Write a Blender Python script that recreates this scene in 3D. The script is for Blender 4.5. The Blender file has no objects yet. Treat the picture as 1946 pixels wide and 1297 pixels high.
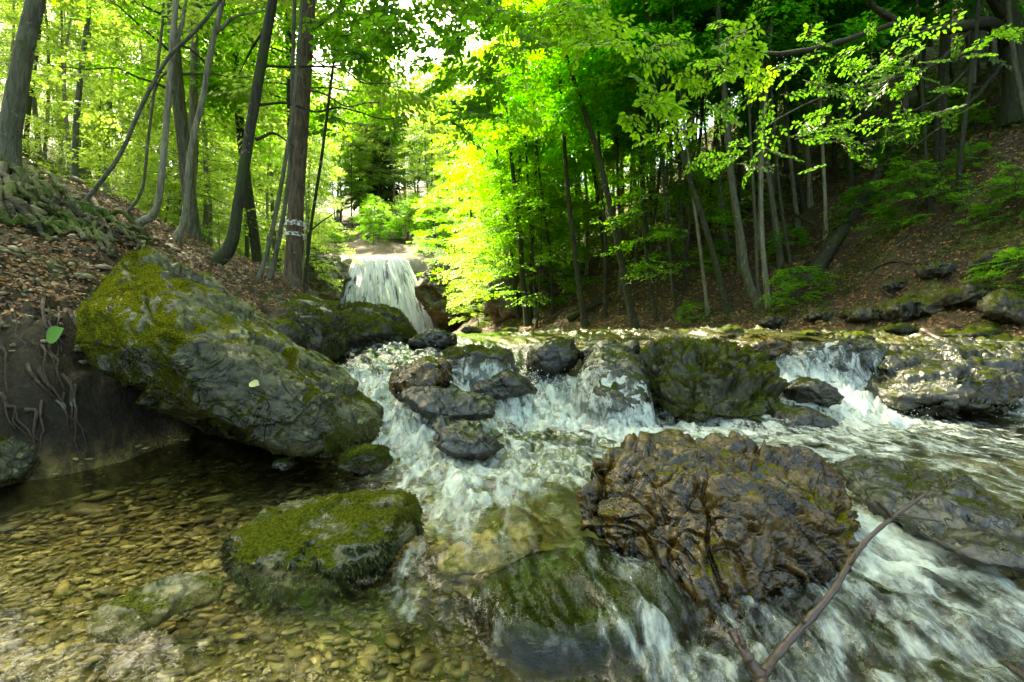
import bpy, bmesh, math, random
import numpy as np
from mathutils import Vector, Matrix

# ------------------------------------------------------------------ camera / light / exposure
SC = bpy.context.scene
COL = SC.collection
PW, PH, F = 1946.0, 1297.0, 930.0
PITCH = math.radians(2.0)
CAMZ = 0.5
cam = bpy.data.cameras.new("camera")
cam.sensor_width = 36.0
cam.lens = 36.0 * F / PW
cam.clip_start = 0.02
cam.clip_end = 500.0
camo = bpy.data.objects.new("camera", cam)
COL.objects.link(camo)
camo.location = (0, 0, CAMZ)
camo.rotation_euler = (math.radians(90) + PITCH, 0, 0)
SC.camera = camo

SUN_AZ, SUN_EL = math.radians(-40), math.radians(53)
w = bpy.data.worlds.new("World")
SC.world = w
w.use_nodes = True
nt = w.node_tree
bgn = nt.nodes["Background"]
sky = nt.nodes.new("ShaderNodeTexSky")
sky.sky_type = 'NISHITA'
sky.sun_disc = False
sky.sun_elevation = SUN_EL
sky.sun_rotation = SUN_AZ
sky.dust_density = 4.0
sky.air_density = 0.6
sky.ozone_density = 0.4
nt.links.new(sky.outputs[0], bgn.inputs[0])
bgn.inputs[1].default_value = 0.15
sun = bpy.data.lights.new("sun", 'SUN')
sun.energy = 3.6
sun.angle = math.radians(0.5)
sun.color = (1.0, 0.93, 0.80)
suno = bpy.data.objects.new("sun", sun)
COL.objects.link(suno)
sdir = Vector((math.sin(SUN_AZ) * math.cos(SUN_EL), math.cos(SUN_AZ) * math.cos(SUN_EL), math.sin(SUN_EL)))
suno.rotation_euler = (-sdir).to_track_quat('-Z', 'Y').to_euler()
suno.location = sdir * 60
SC.view_settings.view_transform = 'Standard'
SC.view_settings.look = 'None'
SC.view_settings.gamma = 1.0
SC.view_settings.exposure = 3.35
SC.view_settings.use_white_balance = True   # the photographer's daylight-in-shade setting
SC.view_settings.white_balance_temperature = 7800
SC.view_settings.white_balance_tint = -5
SC.render.engine = 'CYCLES'
cy = SC.cycles
cy.max_bounces = 10
cy.diffuse_bounces = 6
cy.glossy_bounces = 2
cy.transmission_bounces = 8
cy.transparent_max_bounces = 10
cy.caustics_reflective = False
cy.caustics_refractive = False
cy.use_denoising = True
cy.sample_clamp_indirect = 6.0
cy.sample_clamp_direct = 0.0

rng = np.random.default_rng(7)

# ------------------------------------------------------------------ maths helpers
CP, SP = math.cos(PITCH), math.sin(PITCH)
def at(px, py, Y):
    """world point seen at photo pixel (px, py) at world depth y = Y"""
    a = (px - PW / 2) / F
    b = -(py - PH / 2) / F
    dy = CP - b * SP
    dz = SP + b * CP
    t = Y / dy
    return np.array([a * t, Y, CAMZ + dz * t])

def _hash(ix, iy, iz, seed):
    h = (ix.astype(np.uint32) * np.uint32(374761393) + iy.astype(np.uint32) * np.uint32(668265263)
         + iz.astype(np.uint32) * np.uint32(2147483647 - 57) + np.uint32(seed * 974711 + 13))
    h = (h ^ (h >> np.uint32(13))) * np.uint32(1274126177)
    h = h ^ (h >> np.uint32(16))
    h = h * np.uint32(2246822519)
    return h ^ (h >> np.uint32(15))
_G = np.array([[1,1,0],[-1,1,0],[1,-1,0],[-1,-1,0],[1,0,1],[-1,0,1],[1,0,-1],[-1,0,-1],
               [0,1,1],[0,-1,1],[0,1,-1],[0,-1,-1],[1,1,0],[-1,1,0],[0,-1,1],[0,-1,-1]], dtype=np.float32)
def noise3(P, seed=0):
    P = np.asarray(P, dtype=np.float32)
    i = np.floor(P).astype(np.int64)
    f = P - i
    u = f * f * f * (f * (f * 6 - 15) + 10)
    r = 0
    for dx in (0, 1):
        for dy in (0, 1):
            for dz in (0, 1):
                g = _G[_hash(i[:, 0] + dx, i[:, 1] + dy, i[:, 2] + dz, seed) & np.uint32(15)]
                d = g[:, 0] * (f[:, 0] - dx) + g[:, 1] * (f[:, 1] - dy) + g[:, 2] * (f[:, 2] - dz)
                wx = u[:, 0] if dx else 1 - u[:, 0]
                wy = u[:, 1] if dy else 1 - u[:, 1]
                wz = u[:, 2] if dz else 1 - u[:, 2]
                r = r + d * wx * wy * wz
    return r
def fbm(P, oct=4, seed=0, gain=0.5, ridged=False):
    a, s, r = 1.0, 1.0, 0
    for k in range(oct):
        n = noise3(P * s, seed + k * 17)
        r = r + a * ((0.5 - np.abs(n) * 1.6) if ridged else n)
        a *= gain
        s *= 2.03
    return r
def voro(P, seed=0, tilt=False):
    """F1, F2 and cell id of jittered cells"""
    i = np.floor(P).astype(np.int64)
    tl = np.zeros(len(P)); f1 = np.full(len(P), 9.0); f2 = np.full(len(P), 9.0); idc = np.zeros(len(P), dtype=np.uint32)
    for dx in (-1, 0, 1):
        for dy in (-1, 0, 1):
            for dz in (-1, 0, 1):
                c = i + np.array([dx, dy, dz])
                h = _hash(c[:, 0], c[:, 1], c[:, 2], seed)
                j = np.stack([(h & np.uint32(1023)) / 1023., ((h >> np.uint32(10)) & np.uint32(1023)) / 1023., ((h >> np.uint32(20)) & np.uint32(1023)) / 1023.], 1)
                d = np.linalg.norm(c + j - P, axis=1)
                n = d < f1
                f2 = np.where(n, f1, np.minimum(f2, d))
                idc = np.where(n, h, idc)
                if tilt:
                    g = (np.stack([h & np.uint32(255), (h >> np.uint32(8)) & np.uint32(255), (h >> np.uint32(16)) & np.uint32(255)], 1) / 127.5 - 1)
                    tl = np.where(n, ((P - c - j) * g).sum(1), tl)
                f1 = np.where(n, d, f1)
    return (f1, f2, (idc & np.uint32(4095)) / 4095., tl) if tilt else (f1, f2, (idc & np.uint32(4095)) / 4095.)
def sstep(a, b, x):
    t = np.clip((x - a) / (b - a), 0, 1)
    return t * t * (3 - 2 * t)

# ------------------------------------------------------------------ mesh helpers
def mk_mesh(name, V, Fs, mats, smooth=True, midx=None, attrs=None):
    """Fs: one index array (M,k) or a list of them"""
    if not isinstance(Fs, (list, tuple)):
        Fs = [Fs]
    me = bpy.data.meshes.new(name)
    V = np.asarray(V, dtype=np.float32)
    me.vertices.add(len(V))
    me.vertices.foreach_set('co', V.ravel())
    li = np.concatenate([f.ravel() for f in Fs]).astype(np.int32)
    cnt = np.concatenate([np.full(len(f), f.shape[1]) for f in Fs])
    st = np.concatenate([[0], np.cumsum(cnt)[:-1]]).astype(np.int32)
    me.loops.add(len(li))
    me.loops.foreach_set('vertex_index', li)
    me.polygons.add(len(cnt))
    me.polygons.foreach_set('loop_start', st)
    if midx is not None:
        me.polygons.foreach_set('material_index', np.asarray(midx, dtype=np.int32))
    for m in mats:
        me.materials.append(m)
    me.update(calc_edges=True)
    if smooth:
        me.polygons.foreach_set('use_smooth', np.ones(len(cnt), dtype=bool))
    for k, a in (attrs or {}).items():
        at_ = me.attributes.new(k, 'FLOAT', 'POINT')
        at_.data.foreach_set('value', np.asarray(a, dtype=np.float32))
    return me
def mk_obj(name, me, parent=None):
    o = bpy.data.objects.new(name, me)
    COL.objects.link(o)
    if parent is not None:
        o.parent = parent
    return o
def tag(o, label=None, cat=None, group=None, kind=None):
    if label: o['label'] = label
    if cat: o['category'] = cat
    if group: o['group'] = group
    if kind: o['kind'] = kind
    return o
def empty(name, loc=(0, 0, 0), rz=0.0, s=1.0):
    o = bpy.data.objects.new(name, None)
    o.empty_display_size = 0.2
    COL.objects.link(o)
    o.location = tuple(float(c) for c in loc)
    o.rotation_euler = (0, 0, rz)
    o.scale = (s, s, s)
    return o
def tube(path, rad, sides=8, lump=0.0, seed=0, cap=True):
    P = np.asarray(path, dtype=float)
    R = np.asarray(rad, dtype=float)
    n = len(P)
    T = np.gradient(P, axis=0)
    T /= np.linalg.norm(T, axis=1)[:, None] + 1e-9
    ref = np.array([0, 0, 1.0]) if abs(T[0][2]) < 0.8 else np.array([1.0, 0, 0])
    u = np.cross(T[0], ref); u /= np.linalg.norm(u)
    U = [u]
    for k in range(1, n):
        u = U[-1] - T[k] * np.dot(U[-1], T[k])
        U.append(u / (np.linalg.norm(u) + 1e-9))
    U = np.array(U)
    W_ = np.cross(T, U)
    a = np.arange(sides) * 2 * math.pi / sides
    D = U[:, None, :] * np.cos(a)[None, :, None] + W_[:, None, :] * np.sin(a)[None, :, None]
    rr = np.repeat(R[:, None], sides, 1)
    if lump:
        q = (P[:, None, :] + D * R[:, None, None]).reshape(-1, 3)
        sc = 1.0 / max(R.max() * 1.3, 0.02)
        rr = rr * (1 + lump * fbm(q * sc * np.array([1, 1, 0.4]), 3, seed)).reshape(n, sides) if n * sides > 0 else rr
    V = (P[:, None, :] + D * rr[:, :, None]).reshape(-1, 3)
    i = np.arange(n - 1)[:, None] * sides
    j = np.arange(sides)[None, :]
    j2 = (j + 1) % sides
    Fq = np.stack([i + j, i + j2, i + sides + j2, i + sides + j], -1).reshape(-1, 4)
    if cap:
        V = np.vstack([V, P[-1] + T[-1] * R[-1] * 0.6, P[0] - T[0] * R[0] * 0.3])
        e = (n - 1) * sides
        jj = np.arange(sides)
        top = np.stack([e + jj, e + (jj + 1) % sides, np.full(sides, n * sides), np.full(sides, n * sides)], -1)
        bot = np.stack([(jj + 1) % sides, jj, np.full(sides, n * sides + 1), np.full(sides, n * sides + 1)], -1)
        return V, Fq, np.vstack([top[:, :3], bot[:, :3]])
    return V, Fq, np.zeros((0, 3), dtype=int)
def smooth_path(pts, n):
    """Catmull-Rom through pts, n samples"""
    P = np.asarray(pts, dtype=float)
    P = np.vstack([2 * P[0] - P[1], P, 2 * P[-1] - P[-2]])
    m = len(P) - 3
    t = np.linspace(0, m - 1e-6, n)
    i = t.astype(int); f = (t - i)[:, None]
    p0, p1, p2, p3 = P[i], P[i + 1], P[i + 2], P[i + 3]
    return 0.5 * (2 * p1 + (p2 - p0) * f + (2 * p0 - 5 * p1 + 4 * p2 - p3) * f ** 2 + (3 * p1 - p0 - 3 * p2 + p3) * f ** 3)
class Acc:
    """collects pieces into one mesh"""
    def __init__(s): s.V = []; s.F4 = []; s.F3 = []; s.m4 = []; s.m3 = []; s.n = 0
    def add(s, V, F4=None, F3=None, m=0):
        s.V.append(V)
        if F4 is not None and len(F4): s.F4.append(F4 + s.n); s.m4.append(np.full(len(F4), m))
        if F3 is not None and len(F3): s.F3.append(F3 + s.n); s.m3.append(np.full(len(F3), m))
        s.n += len(V)
    def tube(s, path, rad, sides=8, lump=0.0, seed=0, m=0):
        V, a, b = tube(path, rad, sides, lump, seed)
        s.add(V, a, b, m)
    def mesh(s, name, mats, smooth=True, attrs=None):
        Fs, mi = [], []
        if s.F4: Fs.append(np.vstack(s.F4)); mi.append(np.concatenate(s.m4))
        if s.F3: Fs.append(np.vstack(s.F3)); mi.append(np.concatenate(s.m3))
        return mk_mesh(name, np.vstack(s.V), Fs, mats, smooth, np.concatenate(mi), attrs)

# ------------------------------------------------------------------ node helpers
class NT:
    def __init__(s, name):
        s.m = bpy.data.materials.new(name); s.m.use_nodes = True
        s.t = s.m.node_tree; s.t.nodes.clear()
        s.out = s.n('ShaderNodeOutputMaterial')
        s.tc = None
    def n(s, ty, **kw):
        x = s.t.nodes.new(ty)
        for k, v in kw.items(): setattr(x, k, v)
        return x
    def l(s, a, b): s.t.links.new(a, b)
    def put(s, sock, v):
        if hasattr(v, 'is_output'): s.l(v, sock)
        elif v is not None: sock.default_value = v
    def coord(s, kind='Object', scale=None):
        if s.tc is None: s.tc = s.n('ShaderNodeTexCoord')
        o = s.tc.outputs[kind]
        if scale is not None:
            mp = s.n('ShaderNodeMapping'); mp.inputs['Scale'].default_value = scale
            s.l(o, mp.inputs[0]); o = mp.outputs[0]
        return o
    def pos(s, scale=None):
        o = s.n('ShaderNodeNewGeometry').outputs['Position']
        if scale is not None:
            mp = s.n('ShaderNodeMapping'); mp.inputs['Scale'].default_value = scale
            s.l(o, mp.inputs[0]); o = mp.outputs[0]
        return o
    def noise(s, vec, scale, detail=4, rough=0.55, dist=0.0):
        x = s.n('ShaderNodeTexNoise'); s.l(vec, x.inputs['Vector'])
        x.inputs['Scale'].default_value = scale; x.inputs['Detail'].default_value = detail
        x.inputs['Roughness'].default_value = rough; x.inputs['Distortion'].default_value = dist
        return x.outputs[0]
    def vor(s, vec, scale, feature='F1', out=0, rnd=1.0):
        x = s.n('ShaderNodeTexVoronoi', feature=feature); s.l(vec, x.inputs['Vector'])
        x.inputs['Scale'].default_value = scale; x.inputs['Randomness'].default_value = rnd
        return x.outputs[out]
    def ramp(s, v, a, b, lo=0.0, hi=1.0):
        x = s.n('ShaderNodeMapRange', interpolation_type='SMOOTHSTEP'); s.l(v, x.inputs[0])
        x.inputs[1].default_value = a; x.inputs[2].default_value = b
        x.inputs[3].default_value = lo; x.inputs[4].default_value = hi
        return x.outputs[0]
    def math(s, op, a, b=None, c=None):
        x = s.n('ShaderNodeMath', operation=op)
        s.put(x.inputs[0], a); s.put(x.inputs[1], b)
        if c is not None: s.put(x.inputs[2], c)
        return x.outputs[0]
    def mix(s, f, a, b, blend='MIX'):
        x = s.n('ShaderNodeMix', data_type='RGBA', blend_type=blend)
        s.put(x.inputs[0], f)
        for k, v in ((6, a), (7, b)):
            s.put(x.inputs[k], v if hasattr(v, 'is_output') else (v[0], v[1], v[2], 1))
        return x.outputs[2]
    def bump(s, h, strength, dist, nrm=None):
        x = s.n('ShaderNodeBump'); x.inputs['Strength'].default_value = strength
        x.inputs['Distance'].default_value = dist; s.l(h, x.inputs['Height'])
        if nrm is not None: s.l(nrm, x.inputs['Normal'])
        return x.outputs[0]
    def bsdf(s, col, rough=0.6, nrm=None, spec=0.5, **kw):
        x = s.n('ShaderNodeBsdfPrincipled')
        s.put(x.inputs['Base Color'], col if hasattr(col, 'is_output') else (*col, 1))
        s.put(x.inputs['Roughness'], rough)
        s.put(x.inputs['Specular IOR Level'], spec)
        if nrm is not None: s.l(nrm, x.inputs['Normal'])
        for k, v in kw.items(): s.put(x.inputs[k.replace('_', ' ')], v)
        return x.outputs[0]
    def done(s, sh): s.l(sh, s.out.inputs[0]); return s.m
    def upz(s):
        g = s.n('ShaderNodeNewGeometry'); x = s.n('ShaderNodeSeparateXYZ'); s.l(g.outputs['Normal'], x.inputs[0])
        return x.outputs[2]

def rock_mat(name, dark, light, moss=0.5, mosscol=(0.07, 0.085, 0.012), mossdark=(0.02, 0.03, 0.006), rough=0.65, lichen=0.0,
             lichencol=(0.30, 0.31, 0.20), sc=1.0, bump=0.6, wetz=None, spec=0.5, stripe=0.0, side=0.0):
    t = NT(name)
    p = t.pos()
    big = t.noise(p, 3.0 * sc, 5, 0.6, 0.4)
    fine = t.noise(p, 28 * sc, 6, 0.65)
    mid = t.noise(p, 9 * sc, 5, 0.6, 0.8)
    c = t.mix(t.ramp(mid, 0.36, 0.66), dark, light)
    if stripe:
        ps = t.pos((1.2, 1.2, 6))
        c = t.mix(t.math('MULTIPLY', t.ramp(t.noise(ps, 4 * sc, 4, .6, 1.0), .42, .6), stripe), c, tuple(x * 0.45 for x in dark))
    c = t.mix(t.ramp(fine, 0.3, 0.72, 0.0, 0.55), c, tuple(x * 0.35 for x in dark))
    if lichen:
        lv = t.ramp(t.math('ADD', t.vor(t.pos(), 11 * sc), t.math('MULTIPLY', fine, 0.6)), 0.62, 0.40)
        lf = t.math('MULTIPLY', lv, t.ramp(big, 0.44, 0.6, 0, lichen))
        c = t.mix(lf, c, lichencol)
    grit = t.noise(p, 110 * sc, 3, 0.7)
    c = t.mix(t.ramp(grit, .56, .72, 0, .45), c, tuple(min(1, x * 1.7) for x in light))
    c = t.mix(t.ramp(grit, .44, .30, 0, .5), c, tuple(x * .3 for x in dark))
    vein = t.ramp(t.math('ABSOLUTE', t.math('SUBTRACT', t.noise(p, 2.2 * sc, 4, .6, 1.5), .5)), .012, 0.0)
    c = t.mix(t.math('MULTIPLY', vein, .7), c, tuple(x * .2 for x in dark))
    h = t.math('ADD', t.math('MULTIPLY', fine, 0.6), t.math('ADD', t.math('MULTIPLY', mid, 0.9), t.math('SUBTRACT', t.math('MULTIPLY', grit, .25), t.math('MULTIPLY', vein, .5))))
    rgh = t.ramp(mid, 0.3, 0.7, rough * 0.75, min(1, rough * 1.2))
    if moss:
        up = t.upz()
        if side:
            sx = t.n('ShaderNodeSeparateXYZ'); t.l(t.n('ShaderNodeNewGeometry').outputs['Normal'], sx.inputs[0])
            up = t.math('SUBTRACT', t.math('MULTIPLY', up, .6), t.math('MULTIPLY', sx.outputs[0], side))
        mn = t.noise(p, 4.2 * sc, 6, 0.65, 0.3)
        mf = t.math('ADD', t.math('MULTIPLY', up, 0.35), t.math('ADD', mn, t.math('MULTIPLY', fine, 0.25)))
        mf = t.ramp(mf, 1.02 - 0.45 * moss, 1.16 - 0.45 * moss)
        tuft = t.noise(p, 85 * sc, 3, 0.7)
        mc = t.mix(t.ramp(tuft, 0.35, 0.65), mossdark, mosscol)
        c = t.mix(mf, c, mc)
        h = t.math('ADD', h, t.math('MULTIPLY', mf, t.math('MULTIPLY', tuft, 1.2)))
        rgh = t.math('MAXIMUM', rgh, t.math('MULTIPLY', mf, 0.9))
        spec = t.math('MULTIPLY', t.math('SUBTRACT', 1.0, mf), spec)
    if wetz is not None:
        sep = t.n('ShaderNodeSeparateXYZ'); t.l(p, sep.inputs[0])
        wz = t.ramp(t.math('ADD', sep.outputs[2], t.math('MULTIPLY', mid, 0.12)), wetz + 0.16, wetz + 0.03)
        c = t.mix(t.math('MULTIPLY', wz, 0.55), c, tuple(x * 0.3 for x in dark))
        rgh = t.math('MULTIPLY', rgh, t.math('SUBTRACT', 1.0, t.math('MULTIPLY', wz, 0.6)))
    return t.done(t.bsdf(c, rgh, t.bump(h, bump, 0.02 / sc), spec))

def leaf_mat(name, refl, trans, tfac=0.55, var=0.3, gloss=0.35):
    t = NT(name)
    g = t.n('ShaderNodeNewGeometry')
    oi = t.n('ShaderNodeObjectInfo')
    rv = t.math('ADD', t.math('MULTIPLY', g.outputs['Random Per Island'], 0.6), t.math('MULTIPLY', oi.outputs['Random'], 0.4))
    def vary(c):
        lo = (c[0] * (1 - var), c[1] * (1 - var), c[2]); hi = (c[0] * (1 + var * 1.5), c[1] * (1 + var), c[2])
        return t.mix(rv, lo, hi)
    d = t.n('ShaderNodeBsdfPrincipled')
    t.l(vary(refl), d.inputs['Base Color']); d.inputs['Roughness'].default_value = gloss
    d.inputs['Specular IOR Level'].default_value = 0.35
    tr = t.n('ShaderNodeBsdfTranslucent'); t.l(vary(trans), tr.inputs[0])
    m = t.n('ShaderNodeMixShader'); m.inputs[0].default_value = tfac
    t.l(d.outputs[0], m.inputs[1]); t.l(tr.outputs[0], m.inputs[2])
    return t.done(m.outputs[0])
def bark_mat(name, dark, light, moss=0.3, mosscol=(0.06, 0.075, 0.012), sc=1.0, vert=True):
    t = NT(name)
    p = t.coord('Object', (14 * sc, 14 * sc, 2.2 * sc)) if vert else t.coord('Object', (9 * sc, 9 * sc, 9 * sc))
    p2 = t.coord('Object')
    n1 = t.noise(p, 2.0, 6, 0.65, 0.5)
    n2 = t.noise(p2, 2.6 * sc, 4, 0.6)
    c = t.mix(t.ramp(n1, 0.33, 0.68), dark, light)
    c = t.mix(t.ramp(n2, 0.5, 0.75, 0, 0.5), c, tuple(x * 1.6 for x in light))
    c = t.mix(t.ramp(t.noise(p2, 12 * sc, 4, .7), .60, .68, 0, .6), c, (.26, .27, .19))
    mf = t.ramp(t.math('ADD', n2, t.math('MULTIPLY', n1, 0.4)), 0.86 - 0.35 * moss, 1.0 - 0.35 * moss)
    c = t.mix(mf, c, mosscol)
    return t.done(t.bsdf(c, 0.85, t.bump(t.math('ADD', n1, t.math('MULTIPLY', t.noise(p2, 40 * sc, 3, .7), .3)), 1.0, 0.05), 0.3))

M = {}
M['leaf_sun'] = leaf_mat('leaf_yellow_green', (0.08, 0.14, 0.02), (0.30, 0.48, 0.06), 0.62)
M['leaf_mid'] = leaf_mat('leaf_green', (0.06, 0.15, 0.012), (0.21, 0.52, 0.016), 0.62)
M['leaf_deep'] = leaf_mat('leaf_deep_green', (0.045, 0.15, 0.010), (0.13, 0.56, 0.012), 0.62)
M['leaf_bough'] = leaf_mat('leaf_bough', (0.055, 0.125, 0.010), (0.11, 0.30, 0.012), 0.55)
M['leaf_lime'] = leaf_mat('leaf_lime', (0.09, 0.19, 0.012), (0.28, 0.58, 0.02), 0.62)
M['needle'] = leaf_mat('needles', (0.030, 0.060, 0.022), (0.04, 0.09, 0.02), 0.3)
M['litter'] = leaf_mat('dead_leaf', (0.24, 0.14, 0.055), (0.12, 0.06, 0.02), 0.2, 0.75, 0.55)
M['herb'] = leaf_mat('herb_leaf', (0.06, 0.10, 0.014), (0.12, 0.20, 0.015), 0.5)
M['bark_grey'] = bark_mat('bark_grey_green', (0.055, 0.055, 0.035), (0.15, 0.145, 0.09), 0.35)
M['bark_dark'] = bark_mat('bark_dark_mossy', (0.022, 0.020, 0.013), (0.055, 0.052, 0.026), 0.55, (0.035, 0.05, 0.01))
M['bark_fir'] = bark_mat('bark_fir', (0.055, 0.038, 0.022), (0.17, 0.125, 0.075), 0.1, sc=1.3)
M['bark_pale'] = bark_mat('bark_pale', (0.11, 0.10, 0.06), (0.28, 0.26, 0.17), 0.15)
M['root'] = bark_mat('bark_root_moss', (0.022, 0.019, 0.011), (0.08, 0.07, 0.032), 0.72, (0.06, 0.085, 0.008), vert=False)
M['twig'] = bark_mat('bark_twig', (0.05, 0.033, 0.022), (0.11, 0.08, 0.055), 0.0)

# ------------------------------------------------------------------ the lie of the land
# water surface control points: photo pixel + depth + foam + turbulence
WP = [ # px, py, Y, foam, turb
 (870,637,7.0,.05,.5),(1100,635,7.0,.32,1.3),(1300,635,7.0,.32,1.3),(1500,637,6.6,.32,1.2),(1700,641,6.2,.3,1.2),(1900,652,5.8,.1,.5),
 (880,643,5.9,.25,.6),(960,648,5.7,.15,.6),(1050,646,5.6,.12,.6),(1130,645,5.5,.12,.7),(1350,643,5.4,.3,1.0),(1440,648,5.2,.15,.6),
 (1580,655,5.0,.12,.7),(1780,650,5.0,.3,1.0),(1930,695,4.5,.5,.8),
 (1020,700,4.9,.35,.9),(960,705,4.75,.3,.7),(1150,700,4.9,.08,1.0),(1080,760,4.3,.85,1.2),(990,722,4.5,.55,1.0),(1130,735,4.5,.4,1.3),(1200,790,4.1,.5,1),
 (1000,812,3.6,.8,.7),(1400,816,3.5,.6,.4),(1600,815,3.5,.6,.5),(1900,812,3.55,.35,.4),(1250,815,3.55,.9,.5),
 (1480,700,4.6,.75,1),(1600,745,4.2,.95,1.2),(1690,792,3.9,.9,1),(1560,680,4.8,.3,1),(1640,700,4.7,.7,1.1),(1850,715,4.3,.3,.9),(1935,755,3.95,.8,1),
 (1760,760,4.1,.05,.6),(1330,700,5.0,.0,.4),
 (720,662,4.9,.5,.8),(650,690,4.2,.2,.4),(750,690,4.2,.45,.6),(700,722,3.8,.8,.8),(660,745,3.3,.6,.8),(745,790,2.9,.75,.9),(785,840,2.6,.85,.8),(870,765,3.4,.6,.8),(905,700,4.3,.3,.7),
 (1100,850,2.75,.45,.35),(900,880,2.35,.75,.5),(1500,842,2.85,.55,.3),(1900,880,2.35,.35,.25),(1800,832,3.05,.5,.3),(1650,850,2.75,.6,.3),(1030,835,3.0,.2,.4),
 (950,940,1.75,.75,.5),(900,1000,1.45,.5,.5),(1040,960,1.7,.1,.4),(1000,1040,1.37,.05,.4),(1100,1060,1.32,.12,.5),(1200,1065,1.3,.3,.5),(820,1050,1.32,.35,.4),(760,1090,1.25,.25,.4),
 (1100,1200,1.06,.15,.6),(1230,1190,1.08,.4,.7),(900,1210,1.04,.2,.5),(1000,1290,.94,.12,.4),(1320,1180,1.12,.4,.7),(1400,1250,1.0,.45,.4),(820,1150,1.14,.4,.5),
 (1750,1030,1.45,.75,.4),(1680,1100,1.27,.6,.5),(1640,1170,1.15,.35,.5),(1900,1200,1.10,.5,.4),(1900,1290,.99,.45,.35),(1600,1290,.99,.5,.4),(1500,1180,1.14,.4,.5),(1930,1080,1.35,.3,.3),
 (0,930,1.87,0,.1),(300,930,1.87,0,.16),(550,905,2.07,.02,.25),(650,905,2.05,.2,.5),(0,1100,1.12,0,.15),(0,1290,.82,0,.08),(300,1200,.92,0,.14),(300,1050,1.26,0,.2),(600,1250,.87,.02,.25),(620,1160,1.02,0.02,.3),(700,1200,.97,.1,.35),(520,900,2.1,0,.2),
 (200,1280,.83,0,.12),(450,870,2.3,0,.1),(200,880,2.2,0,.08)]
_wx, _wz, _wf, _wt = [], [], [], []
for (px, py, Y, fo, tu) in WP:
    p = at(px, py, Y); _wx.append(p[:2]); _wz.append(p[2]); _wf.append(fo); _wt.append(tu)
for (x, y, z) in [(-2, 9, .92), (1, 10, .93), (3.5, 8.5, .92), (5.5, 6.8, .85), (-4, 14, 1.0), (0, 14, 1.0), (-7, 22, 1.3), (-3, 22, 1.3), (-11, 33, 1.7), (-6, 33, 1.7), (-9, 42, 1.8), (6, 3.5, 0.0), (5.6, 1.8, -.02), (3, 1, -.15), (-3, 1.5, 0), (-2.5, 0.6, -.02), (8, 5, .4), (-3.5, 3.5, .3), (0, .3, -.18), (2, .4, -.2)]:
    _wx.append((x, y)); _wz.append(z); _wf.append(0.1); _wt.append(.3)
_wx = np.array(_wx); _N = len(_wx)
_K = np.linalg.norm(_wx[:, None] - _wx[None], axis=2)
_coef = np.linalg.solve(_K + np.eye(_N) * 0.02, np.stack([_wz, _wf, _wt], 1) - np.array([0.3, .3, .4]))
def water3(x, y):
    out = np.empty((len(x), 3))
    for s in range(0, len(x), 100000):
        d = np.hypot(x[s:s + 100000, None] - _wx[None, :, 0], y[s:s + 100000, None] - _wx[None, :, 1])
        out[s:s + 100000] = d @ _coef + np.array([0.3, .3, .4])
    return out
XLY = np.array([-2, 0.8, 1.9, 2.5, 3.5, 4.5, 5.5, 7, 10, 15, 25, 36, 50, 120])
XLX = np.array([-2.2, -2.0, -1.9, -1.6, -1.5, -1.6, -1.75, -2.4, -3.6, -5.4, -9.0, -12.6, -14, -20])
RP = np.array([(-2, 90), (-5.0, 45), (-5.5, 36), (-4, 28), (-2.2, 21), (0.4, 15), (2.6, 12), (4.2, 9.5), (5.0, 7.5), (5.5, 5.5), (5.7, 3.5), (5.6, 1.5), (5.6, -4)], dtype=float)
FU = np.array([-50, -1, 0, .12, .45, 1, 1.5, 4, 8, 20, 40, 90]); FZ = np.array([-30, -1.2, -.12, .22, .62, .95, 1.2, 2.55, 5.2, 15, 33, 70])
GU = np.array([-50, -1, 0, 1, 2, 3, 6, 12, 25, 60, 120]); GZ = np.array([-30, -1.2, -.05, .45, 1.15, 2.0, 4.3, 9.2, 20, 47, 80])
def right_dist(x, y):
    best = np.full(len(x), 1e9); sg = np.ones(len(x))
    for a, b in zip(RP[:-1], RP[1:]):
        ab = b - a; L2 = ab @ ab
        t = np.clip(((x - a[0]) * ab[0] + (y - a[1]) * ab[1]) / L2, 0, 1)
        dx = x - a[0] - t * ab[0]; dy = y - a[1] - t * ab[1]
        d = np.hypot(dx, dy)
        s = np.sign(ab[0] * (y - a[1]) - ab[1] * (x - a[0]))
        n = d < best - 1e-9
        best = np.where(n, d, best); sg = np.where(n, s, sg)
    return best * sg
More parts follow.
